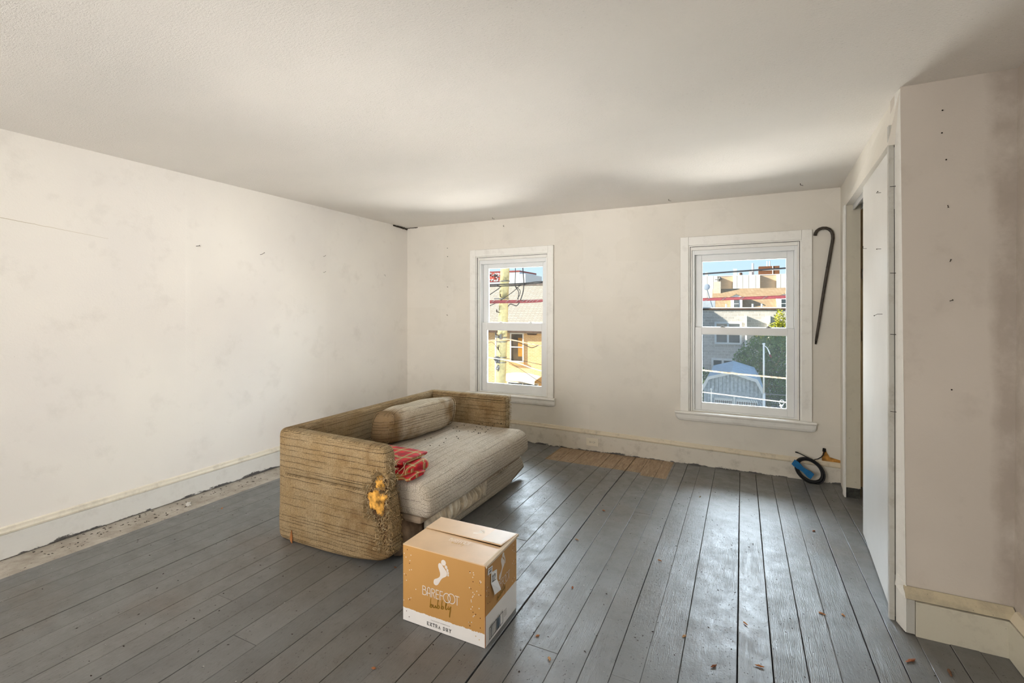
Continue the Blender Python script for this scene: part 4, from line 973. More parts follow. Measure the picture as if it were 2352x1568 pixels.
# slab-serif "EXTRA DRY"
GL = {'E': [((0, 0), (0, 1)), ((-.12, 1), (.62, 1)), ((-.12, 0), (.62, 0)), ((0, .52), (.45, .52)), ((.62, 1), (.62, .78)), ((.62, 0), (.62, .22)), ((.45, .4), (.45, .64))],
      'X': [((0.05, 0), (.65, 1)), ((.05, 1), (.65, 0)), ((-.08, 0), (.2, 0)), ((.5, 0), (.8, 0)), ((-.08, 1), (.2, 1)), ((.5, 1), (.8, 1))],
      'T': [((.35, 0), (.35, 1)), ((0, 1), (.7, 1)), ((0, 1), (0, .76)), ((.7, 1), (.7, .76)), ((.2, 0), (.5, 0))],
      'R': [((0, 0), (0, 1)), ((-.12, 1), (.4, 1), (.58, .88), (.58, .62), (.4, .5), (0, .5)), ((.35, .5), (.62, 0), (.76, 0)), ((-.12, 0), (.16, 0))],
      'A': [((.05, 0), (.36, 1), (.67, 0)), ((.16, .34), (.56, .34)), ((-.08, 0), (.2, 0)), ((.52, 0), (.8, 0))],
      'D': [((0, 0), (0, 1)), ((-.12, 1), (.35, 1), (.62, .75), (.62, .25), (.35, 0), (-.12, 0))],
      'Y': [((.35, 0), (.35, .45), (.05, 1)), ((.35, .45), (.65, 1)), ((.2, 0), (.5, 0)), ((-.08, 1), (.2, 1)), ((.5, 1), (.8, 1))]}
mb = MB(); x = -1.2365
for c in 'EXTRA DRY':
    if c == ' ': x += 0.0105; continue
    for s_ in GL[c]: ribbon(mb, [(x + a * 0.0125, 0.0165 + b * 0.0135) for a, b in s_], 0.0019, FRONT)
    x += 0.0148
mb.build('variety_lettering', INKK, wb)
text('CALIFORNIA CHAMPAGNE', 0.0062, INKGREY, FRONT, -1.217, 0.040, 'small_lettering', 0.098)
# dots of the bubble pattern, front and side
rs = random.Random(4); dw, db, dy = MB(), MB(), MB()
FR = [(-1.362, 0.300), (-1.352, 0.285), (-1.333, 0.232), (-1.322, 0.236), (-1.362, 0.208), (-1.350, 0.182), (-1.348, 0.155), (-1.333, 0.190), (-1.338, 0.165), (-1.325, 0.110), (-1.338, 0.102), (-1.365, 0.09), (-1.298, 0.155), (-1.325, 0.300), (-1.330, 0.275), (-1.355, 0.25)]
for x, z in FR: disc(dw if rs.random() < 0.7 else dy, x, z, 0.0022, 0.0024, FRONT)
for x, z in [(-1.345, 0.320), (-1.333, 0.262), (-1.352, 0.205), (-1.331, 0.100), (-1.020, 0.300), (-1.005, 0.262), (-1.015, 0.230), (-0.972, 0.265), (-0.968, 0.215), (-1.005, 0.135), (-0.992, 0.130), (-1.02, 0.075), (-0.970, 0.12), (-0.970, 0.08)]: disc(db, x, z, 0.0022, 0.0024, FRONT)
for _ in range(30): disc(dw if rs.random() < 0.75 else dy, rs.uniform(-1.025, -0.962), rs.uniform(0.078, 0.30), 0.0023, 0.0025, FRONT)
for x, z in [(-1.350, 0.045), (-1.335, 0.023), (-0.992, 0.040), (-0.975, 0.030)]: disc(db if x < -1.1 else dy, x, z, 0.002, 0.0022, FRONT)
for _ in range(34):
    y = rs.choice([rs.uniform(by0 + 0.008, by0 + 0.055), rs.uniform(by1 - 0.05, by1 - 0.006)]); disc(rs.choice([dw, dw, dy, db]), y, rs.uniform(0.14, 0.31), 0.0022, 0.0024, SIDE)
for mb, mt in ((dw, INKW), (db, INKB), (dy, INKY)): mb.build('dot_pattern', mt, wb, kind='stuff')
# side panel: emblem, lettering, barcode, stickers
foot(SIDE, 1.853, 0.262, 0.78, 0.86, INKW)
letters(SIDE, 1.772, 0.178, 0.80, 0.95, INKW)
script_word(SIDE, 1.800, 0.142, 0.80, 0.85, INKG)
mb = MB()
for a, b in (((1.732, 0.016), (1.856, 0.016)), ((1.732, 0.064), (1.856, 0.064)), ((1.733, 0.016), (1.733, 0.064)), ((1.855, 0.016), (1.855, 0.064))): ribbon(mb, [a, b], 0.0028, SIDE)
y = 1.745
for k in range(16): w_ = rs.choice([0.0012, 0.0022, 0.0032]); ribbon(mb, [(y, 0.018), (y, 0.062)], w_, SIDE, 0.0002); y += w_ + rs.choice([0.002, 0.0035, 0.0045])
mb.build('barcode', INKK, wb)
mb = MB()
for y in (1.800, 1.812, 1.826): ribbon(mb, [(y, 0.0185), (y, 0.0615)], 0.005, SIDE)
mb.build('barcode_tint', INKBLUE, wb)
text('750ML (25.4 FL OZ)', 0.0075, INKGREY, SIDE, 1.735, 0.068, 'small_lettering', 0.12)
mb = MB()
for k in range(4): ribbon(mb, [(1.866, 0.058 - 0.008 * k), (1.892, 0.058 - 0.008 * k)], 0.0028, SIDE)
mb.build('small_print', INKGREY, wb)
lb = MB(); poly(lb, [(1.716, 0.291), (1.756, 0.285), (1.760, 0.313), (1.720, 0.319)], SIDE, 0.0004); lb = lb.build('shipping_label', PAPER, wb)
mb = MB()
for k in range(7): ribbon(mb, [(1.728 + 0.0032 * k, 0.294), (1.729 + 0.0032 * k, 0.303)], 0.0016, SIDE, 0.0009)
ribbon(mb, [(1.722, 0.311), (1.754, 0.307)], 0.0022, SIDE, 0.0009); mb.build('label_bars', INKK, lb)
mb = MB(); ring = [(1.746, 0.290), (1.744, 0.245), (1.762, 0.190), (1.788, 0.195), (1.813, 0.186), (1.800, 0.230), (1.797, 0.279)]
mb.face([SIDE(a, b, 0.0015) for a, b in ((1.746, 0.290), (1.744, 0.245), (1.799, 0.235), (1.797, 0.279))]); mb.face([SIDE(1.744, 0.245, 0.0015), SIDE(1.762, 0.190, 0.010), SIDE(1.813, 0.186, 0.014), SIDE(1.799, 0.235, 0.0015)]); stk = mb.build('price_tag', PAPER, wb, label='curling white paper tag reading 12')
mb = MB(); ribbon(mb, [(1.752, 0.268), (1.759, 0.275), (1.7595, 0.247)], 0.0035, SIDE, 0.002); ribbon(mb, [(1.752, 0.247), (1.766, 0.2455)], 0.003, SIDE, 0.002)
ribbon(mb, [(1.768, 0.264), (1.773, 0.271), (1.780, 0.268), (1.780, 0.259), (1.769, 0.244), (1.784, 0.2425)], 0.0035, SIDE, 0.002); mb.build('tag_number', INKK, stk)
# printing on the top flaps
foot(TOPF, -1.105, 1.928, 0.62, 0.42, INKT, 0.0045)
letters(TOPF, -1.20, 1.808, 0.56, 0.62, INKT)
script_word(TOPF, -1.175, 1.792, 0.60, 0.45, INKY)
m = MB(); m.face([(-1.062, ysplit + 0.004, bh + 0.0094), (-0.962, ysplit + 0.0005, bh + 0.0108), (-0.950, by1 - 0.002, bh + 0.0058), (-1.055, by1 - 0.002, bh + 0.0050)]); m.build('tape_glare', simple('packing_tape_glare', srgb(214, 194, 170), 0.42, 0.04, spec=0.3), wb, label='packing tape patch with its glare painted pale')  # packing tape; its glare is painted in as a paler colour

# ---------------------------------------------- nails in walls, trim and door
def nail(p, d, L=0.02, bend=None, r=0.0014, label='', group=None, mat=DARKMETAL):
    p = Vector(p); d = Vector(d); pts = [p, p + d * L]
    if bend is not None: pts.append(p + d * L + Vector(bend))
    m = MB(); m.tube([tuple(q) for q in pts], r, 6); e_ = pts[-1]; dd = (pts[-1] - pts[-2]).normalized(); m.tube([tuple(e_), tuple(e_ + dd * 0.0012)], r * 2.3, 8)
    return m.build('nail', mat, base=tuple(p), label=label, cat='nail', group=group)
LW = 'nails in the left wall'
nail((XL, 2.171, 1.874), (1, 0, 0), 0.022, (0, 0.012, 0.004), 0.0018, 'dark nail in the left wall, nearest to the camera of those in it', LW)
nail((XL, 2.70, 1.866), (1, 0, 0), 0.02, (0.002, 0.022, 0.016), 0.0018, 'large nail bent upward in the upper middle of the left wall', LW)
nail((XL, 3.38, 1.920), (1, 0, 0), 0.016, (0, 0.012, 0.008), 0.0012, 'upper of two thin nails one above the other high in left wall', LW)
nail((XL, 3.38, 1.762), (1, 0, 0), 0.016, (0, 0.012, 0.008), 0.0012, 'lower of two thin nails one above the other in left wall', LW)
nail((XL, 4.26, 1.795), (1, 0, 0), 0.016, (0, 0.004, -0.012), 0.0012, 'thin nail in left wall closest to the far corner', LW)
FWN = 'nails in the far wall left of the smaller window'
for (x, z, b), lb_ in zip([(-3.115, 2.118, None), (-3.115, 2.022, (0.004, 0, -0.004)), (-3.12, 1.664, (0.012, 0, -0.003)), (-3.125, 1.335, (0.012, 0, -0.006))],
        ['topmost nail of the column between far corner and smaller window', 'second nail from the top between far corner and smaller window', 'third nail from the top between far corner and smaller window', 'lowest nail of the column between far corner and smaller window']):
    nail((x, YF, z), (0, -1, 0), 0.014, b, 0.0018, lb_, FWN)
nail((-2.375, YF, 2.318), (0, -1, 0), 0.018, (0.004, 0, 0.010), 0.0024, 'thick hook nail high on the far wall above the smaller window')
py = lambda z: 2.600 + 0.04 * (z + 0.06) + 0.001
PN = 'nails and holes in the grey pier'
for u_, z, b, lb_ in [(0.790, 2.265, None, 'small nail stub in the pier, highest of its column'), (0.787, 2.165, (0, 0, 0), 'blunt dark nail head in the pier, second from its top'),
                      (0.800, 2.045, None, 'tiny nail head in the pier just below the blunt dark head'), (0.803, 1.845, (0.002, 0, -0.012), 'short bent nail in the upper middle of the pier'),
                      (0.808, 1.600, (0.003, 0, 0.010), 'crooked nail in the pier with an upturned head'), (0.806, 1.430, (0.010, 0, 0.004), 'thick nail stub at eye height on the pier'), (0.806, 1.05, None, 'lowest small nail head in the pier')]:
    nail((u_, py(z), z), (0, -1, 0), 0.007, tuple(c * 0.8 for c in b) if b and any(b) else None, 0.0014, lb_, PN)
TN = 'nails across the crack of the worn trim'
for z, lb_ in ((2.20, 'horizontal nail across the worn trim, topmost'), (1.96, 'long horizontal nail across the worn trim below the topmost'), (1.56, 'bent nail at the crack of the worn trim at head height'), (1.28, 'small nail at the crack of the worn trim at chest height'), (0.93, 'lowest nail stub at the crack of the worn trim')):
    x = 0.612 + 0.0075 * z; y = 2.652 + 0.04 * z
    nail((x - 0.012, y - 0.004, z), (1, -0.1, -0.05), 0.026, None, 0.0013, lb_, TN)
DN = 'bent nails in the white sliding door'
dx_ = lambda y: 0.606 + 0.075 * (y - 2.68)
for y, z, b, lb_ in ((2.97, 1.985, (0, -0.03, 0.0), 'thin pale nail near the top of the white sliding door'), (3.44, 1.755, (-0.01, -0.045, 0.006), 'long bent nail at the far edge of the white sliding door'), (2.97, 1.700, (-0.005, -0.035, -0.004), 'bent nail in the middle of the white sliding door at head height'), (2.93, 1.37, (-0.005, 0.040, -0.008), 'bent nail in the white sliding door at eye level')):
    nail((dx_(y) + 0.006, y, z), (-1, 0, 0), 0.02, b, 0.0011, lb_, DN)
m = MB()
for x, y in ((0.42, 4.40), (-0.60, 4.50), (-2.45, 4.55)): m.tube([(x, y, ZC), (x, y, ZC - 0.012), (x + 0.02, y + 0.01, ZC - 0.016)], [0.003, 0.002, 0.0015], 6)
m.build('ceiling_hook_stubs', DARKMETAL, base=(0.42, 4.40, ZC), label='broken hook stubs along the far edge of the ceiling', cat='hook', kind='stuff')

# ---------------------------------------------- debris on the floor
chips = [(-2.886, 2.36), ]
def fz(y): return sag(y) + 0.001
CH = [(-3.273, 2.089, 0.022, 0.010), (-0.860, 3.223, 0.016, 0.008), (-0.282, 3.803, 0.014, 0.005), (0.407, 3.508, 0.016, 0.014), (-0.897, 2.743, 0.018, 0.007), (-0.762, 2.260, 0.012, 0.010), (-0.783, 1.860, 0.012, 0.010), (-0.689, 1.758, 0.014, 0.012), (-0.220, 2.131, 0.015, 0.013), (-0.098, 2.002, 0.020, 0.010), (0.063, 2.080, 0.022, 0.006), (0.014, 2.335, 0.018, 0.007), (0.329, 2.565, 0.020, 0.008), (0.415, 2.593, 0.014, 0.010), (-1.681, 2.018, 0.012, 0.010), (-1.283, 1.413, 0.012, 0.012), (0.602, 2.375, 0.034, 0.008), (0.716, 2.361, 0.030, 0.008), (-0.410, 2.715, 0.016, 0.006)]
CL = ['large orange chip on the floor between the left baseboard and the loveseat',
      'orange chip on the middle floorboards between the loveseat and the closet',
      'thin brown sliver on the floor below the larger window',
      'round tan chip on the floor left of the far edge of the sliding door',
      'dark brown splinter at the head of the wide floor crack',
      'reddish chip on the floor right of the cardboard box',
      'tan chip close to the lower right of the cardboard box',
      'reddish chip near the bottom edge of the view right of the box',
      'reddish chip below the brown dirt smear on the shiny boards',
      'orange cylindrical chip lowest on the shiny boards',
      'dark bent twig right of the orange cylindrical chip',
      'olive seed husk on the floor in line with the foot of the door',
      'brown husk on the floor left of the sliding door foot',
      'small brown flake just right of the brown husk by the door',
      'reddish crumb on the floor between the loveseat arm and the box',
      'small round orange crumb on the floor in front of the box',
      'thin orange twig on the floor beside the pier baseboard',
      'reddish leaf scrap on the floor nearest the right baseboard',
      'thin tan sliver midway between the box and the sliding door']
proto = None
for k, (x, y, a, b) in enumerate(CH):
    if proto is None:
        m = MB(); m.blob((0, 0, 0.0), (1, 0.5, 0.30), 10, 7, 0.8, 2.0); proto = m.build('wood_chip', CHIPM, base=(0, 0, 0), label='small orange-brown wood chip lying on the grey floor', cat='debris', group='orange-brown chips scattered on the floor'); o = proto
    else:
        o = proto.copy(); COL.objects.link(o)
    o['label'] = CL[k]
    o.location = (x, y, fz(y) + 0.30 * 0.012 * 0.9); o.scale = (a * 0.6, a * 0.6 * max(0.6, 1.6 * b / a), 0.010); o.rotation_euler = (0, 0, random.uniform(0, 3.1))
# far-left plaster lump
m = MB(); m.blob((-3.54, 2.02, 0.010), (0.020, 0.016, 0.014), 10, 7, 0.8, 4.0); m.build('plaster_lump', WCHIP, base=(-3.54, 2.02, 0), label='pale plaster crumb on the cream floor strip by the left baseboard', cat='debris')
def scatter(name, n, mat, label, rng, size, seed):
    m = MB(); rs = random.Random(seed)
    for k in range(n):
        while True:
            x, y = rs.uniform(*rng[0]), rs.uniform(*rng[1])
            if not (bx0 - 0.01 < x < bx1 + 0.01 and by0 - .01 < y < by1 + .01) and not (-2.56 < x < -1.6 and 1.95 < y < 3.66) and x < cwx(y) - 0.02 or (y < 2.5 and x < 0.92): 
                if not (bx0 - 0.01 < x < bx1 + 0.01 and by0 - .01 < y < by1 + .01) and not (-2.56 < x < -1.6 and 1.95 < y < 3.66): break
        a = rs.uniform(0, 6.28); L = rs.uniform(*size); w_ = L * rs.uniform(0.2, 0.6); z = fz(y); h = L * 0.25
        ca, sa = math.cos(a), math.sin(a)
        P4 = [(L, 0), (0, w_), (-L, w_ * 0.3), (-0.3 * L, -w_)]
        i = len(m.v); m.v += [(x + p * ca - q * sa, y + p * sa + q * ca, z - 0.0005) for p, q in P4] + [(x + 0.1 * L * ca, y + 0.1 * L * sa, z + h)]
        m.f += [(i, i + 1, i + 4), (i + 1, i + 2, i + 4), (i + 2, i + 3, i + 4), (i + 3, i, i + 4), (i + 3, i + 2, i + 1, i)]
    return m.build(name, mat, base=((rng[0][0] + rng[0][1]) / 2, (rng[1][0] + rng[1][1]) / 2, 0), kind='stuff', label=label, cat='debris')
scatter('floor_grit', 900, GRIT, 'dark grit and crumbs scattered over the grey floorboards', ((-3.6, 0.95), (0.9, 4.55)), (0.0015, 0.007), 1)
scatter('paint_flakes', 220, WCHIP, 'pale paint flakes scattered over the grey floorboards', ((-3.6, 0.95), (0.9, 4.5)), (0.001, 0.004), 2)
scatter('baseboard_dirt', 260, GRIT, 'dark dirt gathered along the foot of the left baseboard', ((-3.68, -3.5), (1.2, 4.2)), (0.002, 0.012), 3)

# ================================================================== outside the windows
def brickmat(name, c1, c2, mortar, sx_=1.0, sy=1.0, bump=0.3, spots=0.0, msize=0.02, offs='xz'):
    M = Mat(name); p = M.pos(); X, Y, Z = M.sep(p)
    b = M.n('ShaderNodeTexBrick'); M.l(M.comb(M.math('ADD', X, Y), Z), b.inputs['Vector'])
    b.inputs['Color1'].default_value = c1; b.inputs['Color2'].default_value = c2; b.inputs['Mortar'].default_value = mortar
    b.inputs['Scale'].default_value = 1.0; b.inputs['Brick Width'].default_value = sx_; b.inputs['Row Height'].default_value = sy; b.inputs['Mortar Size'].default_value = msize
    col = M.mix(M.math('MULTIPLY', M.ramp(M.noise(p, 2.5, 6, 0.7), 0.35, 0.7), 0.4), b.outputs['Color'], c2)
    if spots:
        col = M.mix(M.math('MULTIPLY', M.ramp(M.noise(p, 9, 5, 0.75), 0.58, 0.66), spots), col, (0.10, 0.09, 0.08, 1))
    return M.fin(col, 0.9, M.bump(M.math('SUBTRACT', M.noise(p, 20, 3), b.outputs['Fac']), bump, 0.02), 0.1)
TANBRICK = brickmat('tan_brick', srgb(222, 188, 140), srgb(206, 170, 120), srgb(230, 210, 174), 0.22, 0.075, 0.3, 0.25, 0.008)
STONE = brickmat('grey_stone_block', srgb(206, 200, 190), srgb(190, 184, 174), srgb(218, 214, 206), 0.36, 0.17, 0.6, 0.75, 0.014)
BROWNBRICK = brickmat('pale_brown_brick', srgb(200, 176, 150), srgb(192, 168, 142), srgb(205, 175, 140), 0.6, 0.2, 0.2)
SHING = brickmat('grey_shingle', srgb(186, 178, 164), srgb(172, 164, 150), srgb(146, 138, 124), 0.24, 0.10, 0.8, 0.10, 0.012)
SHINGB = brickmat('brown_shingle', srgb(190, 164, 132), srgb(170, 144, 112), srgb(146, 122, 94), 0.24, 0.11, 0.7, 0.15, 0.012)
EXTW = simple('exterior_white_paint', srgb(226, 226, 222), 0.7, 0.03)
PANELW = simple('pale_wall_panel', srgb(214, 210, 202), 0.7, 0.03)
DKGLASS = simple('dark_window_pane', srgb(62, 72, 74), 0.15, 0.2, 3, spec=0.6)
AMBER = simple('amber_curtain', srgb(176, 124, 40), 0.8, 0.1)
SLAT = simple('brown_slats', srgb(120, 78, 52), 0.8, 0.2, 12)
DKROOF = simple('dark_eave', srgb(92, 72, 60), 0.8, 0.2)
SHEDM = simple('weathered_shed_board', srgb(188, 196, 200), 0.8, 0.14, 9, 0.3)
SHEDR = simple('shed_roof_sheet', srgb(176, 190, 198), 0.7, 0.12, 7, 0.3)
POLEM = simple('utility_pole_wood', srgb(176, 162, 116), 0.9, 0.10, 12, 0.4, 30)
ASPH = simple('yard_ground', srgb(128, 124, 112), 0.95, 0.3, 1.2, 0.3)
REDC = simple('red_cable_jacket', srgb(112, 46, 50), 0.6, 0.12, 30)
REDP = simple('red_mural_paint', srgb(206, 78, 62), 0.7, 0.15)
def leafmat(name, a, b):
    M = Mat(name); n = M.noise(M.coord('Object'), 3.0, 3)
    g = M.n('ShaderNodeTexWhiteNoise', noise_dimensions='3D'); M.l(M.coord('Object', (6, 6, 6)), g.inputs['Vector'])
    return M.fin(M.mix(M.math('ADD', M.math('MULTIPLY', M.ramp(n, 0.35, 0.65), 0.7), M.math('MULTIPLY', g.outputs['Value'], 0.3)), a, b), 0.7, None, 0.2)
LEAF = leafmat('dark_green_leaf', srgb(72, 98, 56), srgb(128, 150, 78))
LEAFY = leafmat('yellow_green_leaf', srgb(150, 160, 48), srgb(206, 196, 70))

MB().box(-70, 60, 6.2, 130, -4.3, -4.0).build('yard_ground', ASPH, kind='structure')

def extwin(root, x0, x1, y, z0, z1, cols=2, fr=0.07, mull_h=None, curtain=False, glass=None):
    f = MB(); f.box(x0, x1, y - 0.05, y + 0.02, z0, z0 + fr); f.box(x0, x1, y - 0.05, y + 0.02, z1 - fr, z1); f.box(x0, x0 + fr, y - 0.05, y + 0.02, z0 + fr, z1 - fr); f.box(x1 - fr, x1, y - 0.05, y + 0.02, z0 + fr, z1 - fr)
    for k in range(1, cols):
        x = x0 + (x1 - x0) * k / cols; f.box(x - fr / 2, x + fr / 2, y - 0.045, y + 0.02, z0 + fr, z1 - fr)
    if mull_h is not None: f.box(x0 + fr, x1 - fr, y - 0.045, y + 0.02, mull_h - fr / 2.5, mull_h + fr / 2.5)
    w_ = f.build('window', EXTW, root)
    for k in range(cols):
        a = x0 + (x1 - x0) * k / cols + fr * 0.5; b = x0 + (x1 - x0) * (k + 1) / cols - fr * 0.5
        MB().box(a, b, y - 0.005, y + 0.01, z0 + fr * 0.5, z1 - fr * 0.5).build('pane', glass or DKGLASS, w_)
    if curtain:
        MB().box(x0 + (x1 - x0) * 0.58, x1 - fr, y - 0.012, y - 0.006, z0 + 0.32, z1 - 0.28).build('curtain', AMBER, w_)
    return w_

# tan brick house across the street
bh_ = thing('brick_house', (-12, 24, -4), 'tan brick house with grey shingle roof behind the utility pole', 'house')
MB().box(-19, -6.5, 24.0, 30.0, -4, 0.27).build('brick_wall', TANBRICK, bh_)
m = MB(); m.prism([(23.65, 0.22), (27.0, 3.00), (30.35, 0.22), (30.35, 0.12), (23.65, 0.12)], 'x', -19.2, -6.4); m.build('roof', SHING, bh_)
m = MB(); m.prism([(25.2, 0.0), (29.7, 3.95), (34, 0.0)], 'x', -9.5, -6.5); m.build('unseen_shade_roof', SHING, bh_)  # unseen added roof, shaped to throw the shadow edge on the stone house
m = MB(); m.box(-19.2, -11.95, 23.58, 23.72, 0.13, 0.31); m.box(-11.95, -6.4, 23.58, 23.72, 0.16, 0.31); m.build('gutter', DKROOF, bh_, bevel=0.01)
m = MB(); m.box(-19.2, -6.4, 26.86, 27.14, 2.92, 3.07); m.build('ridge_cap', simple('ridge_cap_grey', srgb(128, 116, 108), 0.8, 0.2), bh_)
m = MB(); m.tube([(-12.63, 23.92, -4), (-12.63, 23.92, 0.15)], 0.075, 10); m.build('downspout', EXTW, bh_)
m = MB(); m.prism([(-10.78, 0.20), (-10.05, 0.20), (-10.18, 0.02), (-10.66, 0.02)], 'y', 23.9, 23.99); m.build('eave_bracket', DKROOF, bh_)
w_ = extwin(bh_, -11.76, -10.92, 23.97, -1.52, 0.12, 1, 0.07, -0.68, True, simple('brown_window_pane', srgb(92, 78, 60), 0.25, 0.3, 2, spec=0.3))
MB().box(-11.86, -10.80, 23.88, 24.0, 0.12, 0.25).build('lintel', EXTW, bh_, bevel=0.01)
MB().box(-11.80, -10.86, 23.86, 24.0, -1.68, -1.53).build('sill', simple('tan_sill', srgb(200, 160, 104), 0.8), bh_, bevel=0.01)
for zz, xx in ((-2.55, -15.6), (-2.55, -8.3)): extwin(bh_, xx, xx + 0.9, 23.97, zz - 1.0, zz + 0.6, 1, 0.07, zz - 0.2)
aw = []
for k in range(15):
    t = k / 14; x = -12.0 + 2.1 * t; z = -2.20 - 0.12 * (2 * t - 0.9) ** 2; aw.append([(x, 24.0, z + 0.10), (x, 23.1, z - 0.02), (x, 23.05, z - 0.24), (x, 23.09, z - 0.24), (x, 23.12, z - 0.05), (x, 24.0, z + 0.06)])
m = MB(); m.loft(aw, True, True, False); m.build('arched_awning', EXTW, bh_)
extwin(bh_, -11.9, -10.0, 23.9, -3.9, -2.62, 2, 0.06)

# utility pole with hardware
px = lambda z: -6.68 + 0.045 * z
up = thing('utility_pole', (px(-4), 13, -4), 'weathered wooden utility pole carrying cables, seen through the smaller window', 'pole')
m = MB(); m.tube([(px(z), 13, z) for z in (-4, -2, 0, 2, 4, 5.5)], [0.185, 0.172, 0.155, 0.142, 0.130, 0.125], 16); m.build('shaft', POLEM, up, smooth=True)
for z in (1.74, 2.28, 0.55, 0.42, -0.06, -0.22):
    m = MB(); m.tube([(px(z), 13, z - 0.015), (px(z), 13, z + 0.015)], 0.166, 14); m.build('band', METAL, up)
for z, s_ in ((2.95, 1), (2.72, -1), (2.1, 1), (1.80, -1), (1.32, 1), (0.62, 1), (0.18, -1)):
    m = MB(); x = px(z); m.tube([(x - 0.05, 12.86, z), (x - 0.05 * s_ - 0.05, 12.76, z + 0.02)], 0.014, 6); m.tube([(x - 0.05 * s_ - 0.05, 12.76, z), (x - 0.05 * s_ - 0.05, 12.76, z + 0.09)], 0.02, 6); m.build('step_bolt', DARKMETAL, up)
m = MB(); m.box(px(0.58) + 0.01, px(0.58) + 0.09, 12.78, 12.86, 0.50, 0.66); m.build('junction_box', METAL, up)
m = MB(); m.blob((px(-.1) - 0.06, 12.82, -0.12), (0.11, 0.06, 0.10), 10, 7, 0.8, 1); m.build('splice_case', METAL, up)
m = MB(); m.blob((px(-.3) - 0.02, 12.82, -0.38), (0.05, 0.05, 0.09), 10, 7, 0.8, 2); m.build('splice_case', METAL, up)
m = MB(); m.box(px(0.55) - 0.13, px(0.55) - 0.02, 12.78, 12.84, 0.55, 0.60); m.build('clamp', METAL, up)
m = MB(); m.box(px(1.73) - 0.2, px(1.73) + 0.17, 12.74, 12.84, 1.72, 1.755); m.build('cross_bracket', METAL, up)
def cable(name, pts, r, mat, label, group=None, n=24, twist=None):
    P_ = [Vector(p) for p in pts]; res = []
    for k in range(len(P_) - 1):                      # Catmull-Rom through the fixings
        a, b, c, d = P_[max(k - 1, 0)], P_[k], P_[k + 1], P_[min(k + 2, len(P_) - 1)]
        for j in range(n):
            t = j / n; res.append(0.5 * ((2 * b) + (c - a) * t + (2 * a - 5 * b + 4 * c - d) * t * t + (3 * b - a - 3 * c + d) * t ** 3))
    res.append(P_[-1]); m = MB(); m.tube([tuple(q) for q in res], r, 6)
    o = m.build(name, mat, base=tuple(P_[0]), label=label, cat='cable', group=group)
    if twist:
        tw = MB()
        for k in range(0, len(res) - 1, 3):
            q = res[k]; tw.tube([(q.x - 0.04, q.y - r * 1.02, q.z - r * 0.9), (q.x, q.y - r * 1.2, q.z), (q.x + 0.05, q.y - r * 1.02, q.z + r * 0.9)], 0.006, 4)
        tw.build('lashing_wire', METAL, o, kind='stuff')
    return o
cable('overhead_cable', [(-14, 12.7, 1.70), (-6.8, 12.72, 1.66), (-5.1, 12.65, 1.665), (-2.5, 12.3, 1.63), (0, 12, 1.66), (4, 12, 1.78)], 0.034, REDC, 'thick red cable bundle strung across both window views', None, 24, True)
cable('overhead_cable', [(-14, 12.7, 1.62), (-6.5, 12.70, 1.615), (-5.1, 12.66, 1.650)], 0.020, REDC, 'thin red cable under the thick red bundle at the utility pole')
cable('overhead_cable', [(-14, 12.7, 2.20), (-6.7, 12.72, 2.17), (-5.1, 12.6, 2.21), (-2.5, 12.3, 2.20), (0, 12, 2.28), (4, 12, 2.44)], 0.018, RUBBER, 'highest black cable crossing in front of the rooftops')
cable('overhead_cable', [(-14, 12.7, 2.10), (-6.7, 12.74, 2.12), (-5.9, 12.7, 2.14), (-5.1, 12.64, 2.185), (-3.5, 12.6, 2.3)], 0.016, RUBBER, 'black cable just below the highest one at the utility pole')
cable('overhead_cable', [(-10, 12.7, 0.28), (-6.82, 12.72, 0.472), (-6.46, 12.72, 0.515), (-6.1, 12.7, 0.49), (-5.13, 12.6, 0.352), (-3, 12.3, 0.12), (-0.83, 12, -0.025), (0.9, 12, -0.112), (4, 12, -0.22)], 0.020, simple('cable_tan', srgb(190, 160, 130), 0.6, 0.3, 20), 'brown cable sloping down past the lower halves of both windows')
cable('overhead_cable', [(-6.0, 12.66, 0.45), (-5.72, 12.64, 0.37), (-5.50, 12.62, 0.30), (-5.28, 12.60, 0.375)], 0.010, RUBBER, 'short black cable loop hanging below the brown cable')
cable('overhead_cable', [(-10, 12.7, 0.10), (-6.53, 12.72, -0.10), (-5.14, 12.6, -0.36), (-3, 12.6, -0.55), (-0.9, 13, -0.705), (0.98, 13, -0.81), (4, 13, -0.95)], 0.015, simple('cable_pale', srgb(205, 198, 190), 0.6, 0.2), 'pale thin cable crossing in front of the shed')
cable('overhead_cable', [(-6.5, 12.8, -0.10), (-6.0, 12.7, -0.30), (-5.2, 12.5, -0.66), (-4, 12, -1.1)], 0.006, RUBBER, 'thin black wire dropping to the lower right from the utility pole')
cable('overhead_cable', [(-6.5, 12.8, -0.06), (-5.8, 12.8, -0.13), (-5.1, 12.7, -0.20), (-3.6, 12.7, -0.3)], 0.006, RUBBER, 'thin black wire running almost level below the brick house window')
cable('overhead_cable', [(-7.2, 12.8, 0.25), (-6.9, 12.8, 0.40), (-6.6, 12.82, 0.05)], 0.006, RUBBER, 'thin looping wire left of the utility pole')
cable('overhead_cable', [(-7.3, 12.7, 1.70), (-6.95, 12.72, 1.86), (-6.62, 12.8, 2.08)], 0.012, RUBBER, 'black wire rising to the utility pole from the left between the red and black cables')
cable('overhead_cable', [(-7.2, 12.7, 1.43), (-6.7, 12.72, 1.62), (-6.2, 12.7, 1.90), (-5.9, 12.68, 2.12)], 0.011, RUBBER, 'black wire crossing diagonally in front of the utility pole')
cable('overhead_cable', [(-6.06, 12.66, 3.2), (-6.04, 12.66, 2.5), (-6.05, 12.66, 2.12), (-5.94, 12.66, 1.93), (-5.96, 12.66, 1.70)], 0.012, RUBBER, 'left one of two drop wires hanging right of the utility pole')
